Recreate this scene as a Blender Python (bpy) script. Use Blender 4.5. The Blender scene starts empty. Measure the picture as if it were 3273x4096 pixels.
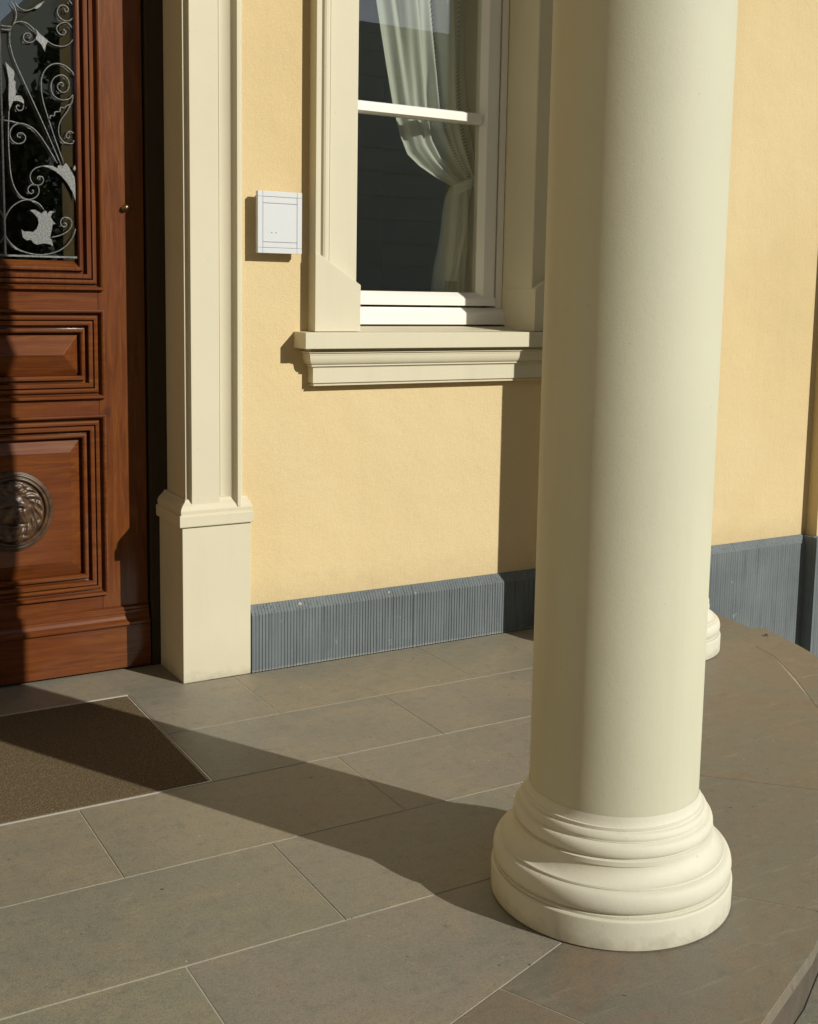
import bpy, bmesh, math, random
from mathutils import Vector, Matrix, noise
from mathutils.geometry import tessellate_polygon

# ---------------------------------------------------------------- camera
scene = bpy.context.scene
C = scene.collection
R = math.radians
EYE = Vector((0.0, 0.0, 1.38))
cam_data = bpy.data.cameras.new("camera")
cam = bpy.data.objects.new("camera", cam_data)
C.objects.link(cam)
right = Vector((0.857847, -0.513543, 0.019060))
up = Vector((0.048673, 0.118108, 0.991807))
fwd = Vector((0.511587, 0.849892, -0.126314))
m = Matrix((right, up, -fwd)).transposed().to_4x4()
m.translation = EYE
cam.matrix_world = m
cam_data.sensor_fit = 'VERTICAL'
cam_data.sensor_height = 36.0
cam_data.sensor_width = 36.0
cam_data.lens = 4701.4 / 4096 * 36.0
cam_data.shift_x = (1636.5 - 1733.84) / 4096
cam_data.shift_y = (1759.43 - 2048.0) / 4096
cam_data.clip_start = 0.05
cam_data.clip_end = 500
scene.camera = cam

# ---------------------------------------------------------------- light
SUN_AZ, SUN_EL = 28.0, 26.7          # degrees to the right of the facade's normal, and up
world = bpy.data.worlds.new("World")
scene.world = world
world.use_nodes = True
wn = world.node_tree.nodes
bgn = wn.get('Background') or wn.new('ShaderNodeBackground')
sky = wn.new('ShaderNodeTexSky')
sky.sky_type = 'NISHITA'
sky.sun_disc = False
sky.sun_elevation = R(SUN_EL)
sky.sun_rotation = R(180 - SUN_AZ)
sky.altitude = 200
sky.dust_density = 0.4
world.node_tree.links.new(sky.outputs[0], bgn.inputs[0])
bgn.inputs[1].default_value = 0.054
sd = bpy.data.lights.new("sun", 'SUN')
sd.energy = 4.25
sd.angle = R(0.53)
sd.color = (1.0, 0.967, 0.84)
sun = bpy.data.objects.new("sun", sd)
C.objects.link(sun)
to_sun = Vector((math.sin(R(SUN_AZ)) * math.cos(R(SUN_EL)), -math.cos(R(SUN_AZ)) * math.cos(R(SUN_EL)), math.sin(R(SUN_EL))))
sun.rotation_euler = to_sun.to_track_quat('Z', 'Y').to_euler()
sun.location = (6, -8, 7)
vs = scene.view_settings
vs.view_transform = 'Standard'
vs.look = 'None'
vs.exposure = 0.06
vs.gamma = 1.0
vs.use_curve_mapping = False
scene.cycles.max_bounces = 10
scene.cycles.diffuse_bounces = 6
scene.cycles.transparent_max_bounces = 16
scene.cycles.caustics_reflective = False
scene.cycles.caustics_refractive = False
scene.cycles.sample_clamp_indirect = 4.0

# ---------------------------------------------------------------- helpers
def link(name, me, m=None, parent=None, smooth=False, loc=None):
    o = bpy.data.objects.new(name, me)
    C.objects.link(o)
    if parent is not None:
        o.parent = parent
    if loc is not None:
        o.location = loc
    if m is not None and len(me.materials) == 0:
        me.materials.append(m)
    if smooth:
        for p in me.polygons:
            p.use_smooth = True
    return o

def empty(name, loc=(0, 0, 0)):
    o = bpy.data.objects.new(name, None)
    C.objects.link(o)
    o.location = loc
    o.empty_display_size = 0.1
    return o

def thing(o, label, cat, group=None):
    o['label'] = label
    o['category'] = cat
    if group:
        o['group'] = group
    return o

def mesh(name, verts, faces):
    me = bpy.data.meshes.new(name)
    me.from_pydata([tuple(v) for v in verts], [], faces)
    me.validate()
    me.update()
    return me

class MB:
    def __init__(s):
        s.v = []; s.f = []
    def add(s, vs_, fs_):
        n = len(s.v)
        s.v += [tuple(v) for v in vs_]
        s.f += [tuple(i + n for i in f) for f in fs_]
        return s
    def box(s, x0, x1, y0, y1, z0, z1):
        return s.add([(x0, y0, z0), (x1, y0, z0), (x1, y1, z0), (x0, y1, z0), (x0, y0, z1), (x1, y0, z1), (x1, y1, z1), (x0, y1, z1)],
                     [(0, 3, 2, 1), (4, 5, 6, 7), (0, 1, 5, 4), (1, 2, 6, 5), (2, 3, 7, 6), (3, 0, 4, 7)])
    def prism_z(s, poly, z0, z1):
        n = len(poly)
        vs_ = [(p[0], p[1], z0) for p in poly] + [(p[0], p[1], z1) for p in poly]
        fs_ = [(i, (i + 1) % n, (i + 1) % n + n, i + n) for i in range(n)]
        fs_ += [tuple(reversed(range(n))), tuple(range(n, 2 * n))]
        return s.add(vs_, fs_)
    def prism_x(s, x0, x1, prof):
        n = len(prof)
        vs_ = [(x0, y, z) for y, z in prof] + [(x1, y, z) for y, z in prof]
        fs_ = [(i, (i + 1) % n, (i + 1) % n + n, i + n) for i in range(n)] + [tuple(reversed(range(n))), tuple(range(n, 2 * n))]
        return s.add(vs_, fs_)
    def prism_y(s, poly, y0, y1):
        """polygon of (x, z) given counter-clockwise as seen from -y, y0 < y1"""
        n = len(poly)
        vs_ = [(p[0], y0, p[1]) for p in poly] + [(p[0], y1, p[1]) for p in poly]
        tri = tessellate_polygon([[Vector((p[0], p[1], 0)) for p in poly]])
        fs_ = [tuple(t) for t in tri] + [tuple(i + n for i in reversed(t)) for t in tri]
        fs_ += [(i, i + n, (i + 1) % n + n, (i + 1) % n) for i in range(n)]
        return s.add(vs_, fs_)
    def tube(s, pts, r, n=6, taper=None):
        pts = [Vector(p) for p in pts]
        rings = []
        for i, p in enumerate(pts):
            a = pts[max(i - 1, 0)]; b = pts[min(i + 1, len(pts) - 1)]
            t = (b - a).normalized()
            u = Vector((0, 1, 0))
            w = t.cross(u)
            if w.length < 1e-4:
                u = Vector((1, 0, 0)); w = t.cross(u)
            w.normalize(); u = w.cross(t)
            rr = r * (taper(i / (len(pts) - 1)) if taper else 1)
            rings.append([p + (w * math.cos(2 * math.pi * k / n) + u * math.sin(2 * math.pi * k / n)) * rr for k in range(n)])
        vs_ = [v for ring in rings for v in ring]
        fs_ = []
        for i in range(len(pts) - 1):
            for k in range(n):
                fs_.append((i * n + k, i * n + (k + 1) % n, (i + 1) * n + (k + 1) % n, (i + 1) * n + k))
        fs_.append(tuple(reversed(range(n))))
        fs_.append(tuple(range(len(pts) * n - n, len(pts) * n)))
        return s.add(vs_, fs_)
    def grid(s, f, nu, nv, close_u=False):
        vs_ = [f(i / (nu if close_u else nu - 1), j / (nv - 1)) for j in range(nv) for i in range(nu)]
        fs_ = []
        for j in range(nv - 1):
            for i in range(nu if close_u else nu - 1):
                i2 = (i + 1) % nu
                fs_.append((j * nu + i, j * nu + i2, (j + 1) * nu + i2, (j + 1) * nu + i))
        return s.add(vs_, fs_)
    def frame(s, x0, x1, z0, z1, prof, y):
        """picture-frame moulding with mitred corners; prof = (distance outwards, height towards -y)"""
        vs_ = []
        for d, h in prof:
            vs_ += [(x0 - d, y - h, z0 - d), (x1 + d, y - h, z0 - d), (x1 + d, y - h, z1 + d), (x0 - d, y - h, z1 + d)]
        fs_ = []
        for i in range(len(prof) - 1):
            for k in range(4):
                a = i * 4 + k; b = i * 4 + (k + 1) % 4
                fs_.append((b, a, a + 4, b + 4))
        return s.add(vs_, fs_)
    def build(s, name, m, parent=None, smooth=False, bevel=0.0, seg=2, kind=None, recalc=True, angle=None):
        me = mesh(name, s.v, s.f)
        if recalc:
            bm = bmesh.new(); bm.from_mesh(me)
            bmesh.ops.recalc_face_normals(bm, faces=bm.faces)
            bm.to_mesh(me); bm.free()
        o = link(name, me, m, parent, smooth)
        if angle is not None:
            me.set_sharp_from_angle(angle=R(angle))
        if bevel > 0:
            b = o.modifiers.new("bevel", 'BEVEL')
            b.width = bevel; b.segments = seg; b.limit_method = 'ANGLE'; b.angle_limit = R(35)
            b.use_clamp_overlap = True
            b.harden_normals = False
        if kind:
            o['kind'] = kind
        return o

def catmull(pts, n=6):
    P = [Vector((p[0], p[1])) for p in pts]
    P = [2 * P[0] - P[1]] + P + [2 * P[-1] - P[-2]]
    out = []
    for i in range(1, len(P) - 2):
        a, b, c, d = P[i - 1], P[i], P[i + 1], P[i + 2]
        for k in range(n):
            t = k / n
            out.append(0.5 * ((2 * b) + (c - a) * t + (2 * a - 5 * b + 4 * c - d) * t * t + (3 * b - a - 3 * c + d) * t ** 3))
    out.append(P[-2])
    return out

# ---------------------------------------------------------------- materials
class Mat:
    def __init__(s, name, rough=0.6, spec=0.4):
        s.m = bpy.data.materials.new(name)
        s.m.use_nodes = True
        s.nt = s.m.node_tree
        s.n = s.nt.nodes; s.l = s.nt.links
        s.b = s.n.get('Principled BSDF')
        s.b.inputs['Roughness'].default_value = rough
        s.b.inputs['Specular IOR Level'].default_value = spec
        g = s.n.new('ShaderNodeNewGeometry')
        s.pos = g.outputs['Position']
        s.bump_last = None
    def mapping(s, scale=(1, 1, 1), rot=(0, 0, 0), src=None):
        mp = s.n.new('ShaderNodeMapping')
        mp.inputs['Scale'].default_value = scale
        mp.inputs['Rotation'].default_value = rot
        s.l.new(src or s.pos, mp.inputs['Vector'])
        return mp.outputs[0]
    def noise(s, scale, detail=4, rough=0.55, vec=None, dist=0.0):
        t = s.n.new('ShaderNodeTexNoise')
        t.inputs['Scale'].default_value = scale
        t.inputs['Detail'].default_value = detail
        t.inputs['Roughness'].default_value = rough
        t.inputs['Distortion'].default_value = dist
        s.l.new(vec or s.pos, t.inputs['Vector'])
        return t.outputs['Fac']
    def ramp(s, fac, stops):
        r = s.n.new('ShaderNodeValToRGB')
        cr = r.color_ramp
        while len(cr.elements) < len(stops):
            cr.elements.new(0.5)
        for e, (p, c) in zip(cr.elements, stops):
            e.position = p
            e.color = (c[0], c[1], c[2], 1) if isinstance(c, (tuple, list)) else (c, c, c, 1)
        s.l.new(fac, r.inputs[0])
        return r.outputs[0]
    def mix(s, fac, a, b, mode='MIX'):
        x = s.n.new('ShaderNodeMix')
        x.data_type = 'RGBA'; x.blend_type = mode
        for sock, v in ((x.inputs[0], fac), (x.inputs[6], a), (x.inputs[7], b)):
            if isinstance(v, bpy.types.NodeSocket):
                s.l.new(v, sock)
            elif isinstance(v, (tuple, list)):
                sock.default_value = (v[0], v[1], v[2], 1)
            else:
                sock.default_value = v
        return x.outputs[2]
    def math(s, op, a, b=0.0):
        x = s.n.new('ShaderNodeMath'); x.operation = op
        for sock, v in ((x.inputs[0], a), (x.inputs[1], b)):
            if isinstance(v, bpy.types.NodeSocket):
                s.l.new(v, sock)
            else:
                sock.default_value = v
        return x.outputs[0]
    def color(s, c):
        if isinstance(c, bpy.types.NodeSocket):
            s.l.new(c, s.b.inputs['Base Color'])
        else:
            s.b.inputs['Base Color'].default_value = (c[0], c[1], c[2], 1)
    def bump(s, h, dist, strength=1.0):
        b = s.n.new('ShaderNodeBump')
        b.inputs['Strength'].default_value = strength
        b.inputs['Distance'].default_value = dist
        s.l.new(h, b.inputs['Height'])
        if s.bump_last is not None:
            s.l.new(s.bump_last, b.inputs['Normal'])
        s.bump_last = b.outputs[0]
        s.l.new(b.outputs[0], s.b.inputs['Normal'])
    def random(s):
        o = s.n.new('ShaderNodeObjectInfo')
        return o.outputs['Random']

def mul(c, k):
    return tuple(x * k for x in c)

# yellow rendered wall
k = Mat('yellow_render', 0.9, 0.2)
base = (0.655, 0.515, 0.295)
big = k.noise(1.3, 5, 0.6)
c = k.mix(k.ramp(big, [(0.3, 0.0), (0.7, 1.0)]), mul(base, 0.94), mul(base, 1.05))
drip = k.noise(1.0, 5, 0.65, vec=k.mapping((7, 7, 0.7)))
c = k.mix(k.ramp(drip, [(0.52, 0.0), (0.80, 0.35)]), c, mul(base, 0.84))
patch = k.noise(0.55, 3, 0.5, dist=1.0)
c = k.mix(k.ramp(patch, [(0.40, 0.0), (0.60, 0.45)]), c, (0.70, 0.575, 0.365))
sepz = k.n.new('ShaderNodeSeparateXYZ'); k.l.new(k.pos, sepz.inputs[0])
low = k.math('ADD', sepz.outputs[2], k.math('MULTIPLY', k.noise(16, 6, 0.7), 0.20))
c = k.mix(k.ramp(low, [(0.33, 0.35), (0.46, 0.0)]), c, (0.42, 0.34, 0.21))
fine = k.noise(330, 3, 0.7)
c = k.mix(k.ramp(fine, [(0.35, 0.0), (0.62, 1.0)]), k.mix(1.0, c, (0.90, 0.88, 0.84), 'MULTIPLY'), c)
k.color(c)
worm = k.noise(120, 4, 0.6, dist=1.2)
k.bump(worm, 0.0026, 0.65)
k.bump(fine, 0.0014, 0.6)
k.bump(k.noise(9, 3), 0.008, 0.45)
k.bump(k.noise(1.0, 4, 0.6, vec=k.mapping((40, 40, 9), (0, 0, 0)), dist=1.0), 0.0022, 0.35)
M_wall = k.m

def cream(name, base, bumps, spots=0.0):
    k = Mat(name, 0.62, 0.3)
    big = k.noise(2.2, 5, 0.6)
    c = k.mix(k.ramp(big, [(0.3, 0.0), (0.7, 1.0)]), mul(base, 0.96), mul(base, 1.03))
    sp = k.noise(60, 2, 0.5)
    c = k.mix(k.ramp(sp, [(0.745, 0.0), (0.775, 0.5)]), c, mul(base, 0.45)) if spots else c
    streak = k.noise(1.0, 5, 0.65, vec=k.mapping((9, 9, 0.9)))
    c = k.mix(k.ramp(streak, [(0.52, 0.0), (0.78, 0.28)]), c, mul(base, 0.80))
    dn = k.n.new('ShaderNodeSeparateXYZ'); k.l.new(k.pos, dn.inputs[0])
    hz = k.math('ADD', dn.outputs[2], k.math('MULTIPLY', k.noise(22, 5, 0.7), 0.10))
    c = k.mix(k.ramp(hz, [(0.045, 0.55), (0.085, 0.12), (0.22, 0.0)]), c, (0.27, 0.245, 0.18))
    c = k.mix(k.ramp(k.noise(95, 3, 0.6), [(0.71, 0.0), (0.745, 0.45)]), c, mul(base, 0.55))
    k.color(c)
    for sc, d, st in bumps:
        k.bump(k.noise(sc, 4, 0.6), d, st)
    return k.m
CREAM = (0.600, 0.552, 0.425)
M_cream = cream('cream_paint', CREAM, [(260, 0.0006, 0.5), (18, 0.002, 0.25)])
M_column = cream('cream_column_paint', (0.585, 0.566, 0.440), [(430, 0.0007, 0.6), (150, 0.0006, 0.3), (20, 0.0020, 0.25)])
M_colbase = cream('cream_column_base_paint', (0.655, 0.630, 0.530), [(210, 0.0006, 0.5), (14, 0.003, 0.3)], 1)

# white window paint
k = Mat('white_window_paint', 0.32, 0.5)
k.color(k.mix(k.noise(6, 3), (0.77, 0.75, 0.70), (0.82, 0.80, 0.76)))
k.bump(k.noise(90, 2), 0.0003, 0.3)
M_white = k.m

k = Mat('white_plastic', 0.38, 0.45)
k.color(k.mix(k.noise(14, 3), (0.56, 0.58, 0.62), (0.60, 0.62, 0.66)))
k.bump(k.noise(700, 2), 0.0002, 0.4)
M_plastic = k.m

# blue-grey basalt plinth
def plinth_mat(name, grime):
  k = Mat(name, 0.75, 0.3)
  n1 = k.noise(3.5, 6, 0.65)
  c = k.ramp(n1, [(0.3, (0.112, 0.130, 0.145)), (0.7, (0.156, 0.178, 0.192))])
  st = k.noise(1.0, 4, 0.6, vec=k.mapping((160, 160, 2.5)))
  c = k.mix(k.ramp(st, [(0.30, 1.0), (0.46, 0.0)]), c, (0.07, 0.085, 0.10))
  c = k.mix(k.ramp(k.noise(26, 3, 0.5), [(0.70, 0.0), (0.76, 0.6)]), c, (0.28, 0.29, 0.28))
  zg = k.n.new('ShaderNodeSeparateXYZ'); k.l.new(k.pos, zg.inputs[0])
  zz = k.math('ADD', zg.outputs[2], k.math('MULTIPLY', k.noise(40, 3), 0.012))
  if grime:
    c = k.mix(k.ramp(zz, [(0.0, 0.0), (0.006, 0.7), (0.014, 0.0)]), c, (0.38, 0.38, 0.35))
  k.color(c)
  k.bump(k.noise(300, 4, 0.7), 0.0012, 0.6)
  return k.m
M_plinth = plinth_mat('blue_grey_stone', True)
M_plinth2 = plinth_mat('blue_grey_stone_low', False)

# floor stone: every slab takes its own tone
def stone(name, tones, cool, warm, rust_amount):
    k = Mat(name, 0.5, 0.5)
    rnd = k.random()
    c = k.ramp(rnd, tones)
    offs = k.n.new('ShaderNodeVectorMath'); offs.operation = 'ADD'
    sc_ = k.n.new('ShaderNodeCombineXYZ')
    k.l.new(k.math('MULTIPLY', rnd, 37.0), sc_.inputs[0]); k.l.new(k.math('MULTIPLY', rnd, 11.0), sc_.inputs[1])
    k.l.new(k.pos, offs.inputs[0]); k.l.new(sc_.outputs[0], offs.inputs[1])
    P = offs.outputs[0]
    cloud = k.noise(3.2, 8, 0.68, vec=P, dist=0.8)
    c = k.mix(k.ramp(cloud, [(0.32, 0.7), (0.52, 0.0)]), c, cool)
    c = k.mix(k.ramp(cloud, [(0.50, 0.0), (0.72, 0.9)]), c, warm)
    rust = k.noise(12.0, 7, 0.75, vec=P, dist=0.8)
    smut = k.noise(26.0, 5, 0.75, vec=P)
    c = k.mix(k.ramp(smut, [(0.34, 0.55), (0.47, 0.0)]), c, mul(cool, 0.80))
    c = k.mix(k.ramp(smut, [(0.55, 0.0), (0.70, 0.40)]), c, mul(warm, 1.12))
    c = k.mix(k.ramp(rust, [(0.56, 0.0), (0.74, rust_amount)]), c, (0.185, 0.118, 0.078))
    veil = k.noise(1.0, 6, 0.75, vec=k.mapping((5, 34, 1), (0, 0, R(14)), P), dist=0.5)
    c = k.mix(k.ramp(veil, [(0.56, 0.0), (0.74, 0.65)]), c, (0.330, 0.285, 0.205))
    scr = k.noise(1.0, 3, 0.6, vec=k.mapping((9, 210, 1), (0, 0, R(-9)), P), dist=0.2)
    c = k.mix(k.ramp(scr, [(0.70, 0.0), (0.76, 0.5)]), c, (0.42, 0.39, 0.32))
    grain = k.noise(330, 4, 0.8)
    c = k.mix(k.ramp(grain, [(0.35, 0.0), (0.65, 1.0)]), k.mix(1.0, c, (0.72, 0.72, 0.72), 'MULTIPLY'), k.mix(1.0, c, (1.20, 1.20, 1.20), 'MULTIPLY'))
    c = k.mix(k.ramp(k.noise(120, 3, 0.7), [(0.36, 0.35), (0.48, 0.0)]), c, (0.12, 0.11, 0.09))
    c = k.mix(k.ramp(k.noise(34, 2, 0.4, vec=P), [(0.755, 0.0), (0.77, 0.8)]), c, (0.06, 0.05, 0.035))
    c = k.mix(k.ramp(k.noise(48, 2, 0.4, vec=P), [(0.765, 0.0), (0.78, 0.7)]), c, (0.46, 0.44, 0.38))
    k.color(c)
    k.l.new(k.ramp(cloud, [(0.3, 0.38), (0.7, 0.56)]), k.b.inputs['Roughness'])
    k.bump(k.noise(300, 4, 0.75), 0.0012, 0.7)
    k.bump(k.noise(16, 5, 0.6), 0.0030, 0.4)
    return k.m
M_stone = stone('grey_olive_stone', [(0.0, (0.268, 0.246, 0.180)), (0.2, (0.218, 0.222, 0.184)), (0.4, (0.275, 0.240, 0.178)), (0.6, (0.236, 0.226, 0.172)), (0.8, (0.258, 0.226, 0.190)), (1.0, (0.226, 0.226, 0.180))], (0.206, 0.204, 0.168), (0.305, 0.258, 0.182), 0.28)
M_stone2 = stone('reddish_brown_stone', [(0.0, (0.205, 0.172, 0.125)), (0.5, (0.190, 0.166, 0.128)), (1.0, (0.212, 0.170, 0.122))], (0.158, 0.158, 0.130), (0.232, 0.165, 0.108), 0.8)
k = Mat('dark_step_stone', 0.75, 0.3)  # darker stone than the slabs, for the risers and step bases
c = k.ramp(k.noise(7, 6, 0.7), [(0.3, (0.085, 0.072, 0.056)), (0.7, (0.150, 0.122, 0.096))])
k.color(k.mix(k.ramp(k.noise(300, 3, 0.7), [(0.35, 0.0), (0.65, 1.0)]), k.mix(1.0, c, (0.7, 0.7, 0.7), 'MULTIPLY'), c))
k.bump(k.noise(240, 4, 0.7), 0.0014, 0.7)
M_riser = k.m

k = Mat('pale_grout', 0.9, 0.2)
k.color(k.mix(k.noise(30, 4), (0.26, 0.25, 0.20), (0.52, 0.49, 0.42)))
k.bump(k.noise(300, 3), 0.0008, 0.7)
M_grout = k.m

# varnished wood; grain direction along z (stiles) or x (rails)
def wood(name, horiz, tone=1.0):
    k = Mat(name, 0.50, 0.12)
    sc = (3.2, 24, 38) if horiz else (38, 24, 3.2)
    v = k.mapping(sc)
    g = k.noise(1.0, 6, 0.6, vec=v, dist=1.6)
    base = k.ramp(g, [(0.25, mul((0.072, 0.0165, 0.0030), tone)), (0.5, mul((0.122, 0.0330, 0.0052), tone)), (0.78, mul((0.190, 0.062, 0.0090), tone))])
    cl = k.noise(4.5, 4, 0.6)
    base = k.mix(k.ramp(cl, [(0.35, 0.55), (0.6, 0.0)]), base, mul((0.13, 0.036, 0.014), tone))
    fg = k.noise(1.0, 3, 0.7, vec=k.mapping((7, 90, 420) if horiz else (420, 90, 7)))
    base = k.mix(k.ramp(fg, [(0.32, 0.5), (0.46, 0.0)]), base, mul((0.060, 0.018, 0.008), tone))
    kn = k.noise(7.5, 1, 0.3)
    base = k.mix(k.ramp(kn, [(0.80, 0.0), (0.83, 0.7)]), base, (0.04, 0.014, 0.008))
    k.color(base)
    k.b.inputs['Coat Weight'].default_value = 0.42
    k.b.inputs['Coat Roughness'].default_value = 0.14
    k.bump(fg, 0.0006, 0.35)
    k.bump(k.noise(60, 3), 0.0008, 0.2)
    return k.m
M_woodV = wood('varnished_wood_upright', False)
M_woodH = wood('varnished_wood_level', True)
k = Mat('shaded_frame_wood', 0.5, 0.2)  # door frame wood, with the shade of the recess put into its colour
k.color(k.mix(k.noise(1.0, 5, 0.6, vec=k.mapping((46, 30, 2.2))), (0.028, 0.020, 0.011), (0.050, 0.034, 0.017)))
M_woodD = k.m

k = Mat('carved_dark_wood', 0.42, 0.45)
k.color(k.mix(k.ramp(k.noise(40, 4), [(0.35, 0.0), (0.65, 1.0)]), (0.034, 0.016, 0.008), (0.090, 0.045, 0.020)))
k.b.inputs['Coat Weight'].default_value = 0.25
k.b.inputs['Coat Roughness'].default_value = 0.3
k.bump(k.noise(120, 3), 0.001, 0.4)
M_carved = k.m

k = Mat('grey_wrought_iron', 0.45, 0.5)
k.color(k.mix(k.ramp(k.noise(220, 3), [(0.4, 0.0), (0.6, 1.0)]), (0.085, 0.088, 0.090), (0.20, 0.205, 0.21)))
k.b.inputs['Metallic'].default_value = 0.35
k.bump(k.noise(350, 3), 0.0010, 0.7)
M_iron = k.m

k = Mat('aged_brass', 0.36, 0.5)
k.color((0.34, 0.26, 0.15)); k.b.inputs['Metallic'].default_value = 1.0
M_brass = k.m

k = Mat('coir_mat', 1.0, 0.05)
f1 = k.noise(260, 6, 0.95)
f2 = k.noise(60, 4, 0.6)
c = k.ramp(f1, [(0.32, (0.022, 0.016, 0.010)), (0.50, (0.105, 0.075, 0.044)), (0.66, (0.420, 0.330, 0.210))])
c = k.mix(k.ramp(f2, [(0.4, 0.35), (0.65, 0.0)]), c, (0.10, 0.080, 0.050))
k.color(c)
k.bump(f1, 0.0016, 0.5)
M_mat = k.m

k = Mat('aluminium_edge', 0.4, 0.5)
k.color((0.55, 0.53, 0.50)); k.b.inputs['Metallic'].default_value = 0.5
M_alu = k.m

k = Mat('dark_hall_wall', 0.9, 0.1)
k.color((0.035, 0.032, 0.026))
M_hall = k.m
k = Mat('dark_gap', 0.9, 0.1)
k.color((0.02, 0.02, 0.018))
M_gap = k.m

k = Mat('room_plaster', 0.9, 0.1)
k.color(k.mix(k.noise(3, 4), (0.30, 0.32, 0.28), (0.36, 0.38, 0.34)))
M_room = k.m

# window glass: clear pane with a mirror coat that grows at grazing angles
def glass(name, tint, ior):
    mt = bpy.data.materials.new(name); mt.use_nodes = True
    nt = mt.node_tree; nt.nodes.clear()
    out = nt.nodes.new('ShaderNodeOutputMaterial')
    mx = nt.nodes.new('ShaderNodeMixShader')
    tr = nt.nodes.new('ShaderNodeBsdfTransparent'); tr.inputs[0].default_value = (*tint, 1)
    gl = nt.nodes.new('ShaderNodeBsdfGlossy'); gl.inputs['Roughness'].default_value = 0.0
    gl.inputs[0].default_value = (1, 1, 1, 1)
    ge = nt.nodes.new('ShaderNodeNewGeometry')
    dt = nt.nodes.new('ShaderNodeVectorMath'); dt.operation = 'DOT_PRODUCT'
    nt.links.new(ge.outputs['Incoming'], dt.inputs[0]); nt.links.new(ge.outputs['Normal'], dt.inputs[1])
    def mth(op, a, b):
        x = nt.nodes.new('ShaderNodeMath'); x.operation = op
        for so, v in ((x.inputs[0], a), (x.inputs[1], b)):
            if isinstance(v, bpy.types.NodeSocket):
                nt.links.new(v, so)
            else:
                so.default_value = v
        return x.outputs[0]
    cs = mth('ABSOLUTE', dt.outputs['Value'], 0.0)
    f0 = ior
    fr = mth('ADD', mth('MULTIPLY', mth('POWER', mth('SUBTRACT', 1.0, cs), 5.0), 1.0 - f0), f0)
    nt.links.new(fr, mx.inputs[0])
    nt.links.new(tr.outputs[0], mx.inputs[1]); nt.links.new(gl.outputs[0], mx.inputs[2])
    nt.links.new(mx.outputs[0], out.inputs[0])
    return mt
M_glass = glass('window_glass', (0.95, 0.97, 0.94), 0.11)
M_dglass = glass('door_glass', (0.6, 0.6, 0.57), 0.20)

# curtain cloth
k = Mat('white_curtain_cloth', 0.9, 0.1)
uvn = k.n.new('ShaderNodeUVMap')
sx = k.n.new('ShaderNodeSeparateXYZ'); k.l.new(uvn.outputs[0], sx.inputs[0])
U, V = sx.outputs[0], sx.outputs[1]
hole = None
for u0 in (0.42, 0.64, 0.80):
    a = k.math('LESS_THAN', k.math('ABSOLUTE', k.math('SUBTRACT', U, u0)), 0.017)
    hole = a if hole is None else k.math('MAXIMUM', hole, a)
dash = k.math('LESS_THAN', k.math('FRACT', k.math('MULTIPLY', V, 78.0)), 0.38)
hem = k.math('MULTIPLY', hole, dash)
c = k.mix(k.noise(3, 3), (0.82, 0.83, 0.78), (0.88, 0.89, 0.84))
c = k.mix(k.math('MULTIPLY', hem, 0.75), c, (0.10, 0.13, 0.11))
for u1 in (0.085, 0.26, 0.375, 0.455, 0.61):
    c = k.mix(k.math('MULTIPLY', k.math('LESS_THAN', k.math('ABSOLUTE', k.math('SUBTRACT', U, u1)), 0.005), 0.8), c, (0.92, 0.93, 0.90))
k.color(c)
tl = k.n.new('ShaderNodeBsdfTranslucent')
k.l.new(c, tl.inputs[0])
mxs = k.n.new('ShaderNodeMixShader'); mxs.inputs[0].default_value = 0.42
tp = k.n.new('ShaderNodeBsdfTransparent')
mx2 = k.n.new('ShaderNodeMixShader'); mx2.inputs[0].default_value = 0.12
outn = k.n.get('Material Output')
k.l.new(k.b.outputs[0], mxs.inputs[1]); k.l.new(tl.outputs[0], mxs.inputs[2])
k.l.new(mxs.outputs[0], mx2.inputs[1]); k.l.new(tp.outputs[0], mx2.inputs[2])
k.l.new(mx2.outputs[0], outn.inputs[0])
k.bump(k.noise(700, 2), 0.0003, 0.5)
M_curtain = k.m

k = Mat('hedge_leaf', 0.6, 0.3)
k.color(k.ramp(k.noise(5, 4), [(0.3, (0.050, 0.068, 0.028)), (0.7, (0.110, 0.140, 0.055))]))
M_leaf = k.m
k = Mat('neighbour_render', 0.9, 0.1)
k.color(k.mix(k.noise(1.5, 5), (0.66, 0.68, 0.62), (0.76, 0.78, 0.72)))
M_nb = k.m
k = Mat('hedge_wood', 0.9, 0.1)
k.color((0.05, 0.04, 0.03))
M_twig = k.m
k = Mat('beige_bounce_gravel', 0.95, 0.1)  # unseen ground, coloured pale and warm to bounce light into the shade
k.color(k.mix(k.noise(55, 3, 0.7), (0.42, 0.38, 0.25), (0.60, 0.54, 0.37)))
k.bump(k.noise(60, 4), 0.02, 0.8)
M_bounce_gravel = k.m

# ---------------------------------------------------------------- plan of the porch
YW = 3.866            # face of the rendered wall
CX = 0.35             # axis of the double door
Z_GROUND = -0.62
EDGE = [(0.35, 1.12), (0.9, 1.18), (1.3, 1.310), (1.635, 1.455), (1.926, 1.584), (2.4, 1.86), (2.95, 2.31), (3.38, 2.70), (3.577, 3.03), (3.66, 3.30), (3.677, 3.408), (3.630, 3.414), (3.660, 3.66), (3.670, 3.834)]
INNER = [(0.35, 1.52), (0.78, 1.63), (1.115, 1.746), (1.60, 1.914), (1.93, 2.13), (2.26, 2.48), (2.60, 2.95), (2.87, 3.42), (3.0, 3.834)]
def mirror(pts):
    return [(2 * CX - x, y) for x, y in reversed(pts) if x > CX + 1e-6]
EDGE_ALL = mirror(EDGE) + EDGE
INNER_ALL = mirror(INNER) + INNER

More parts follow.
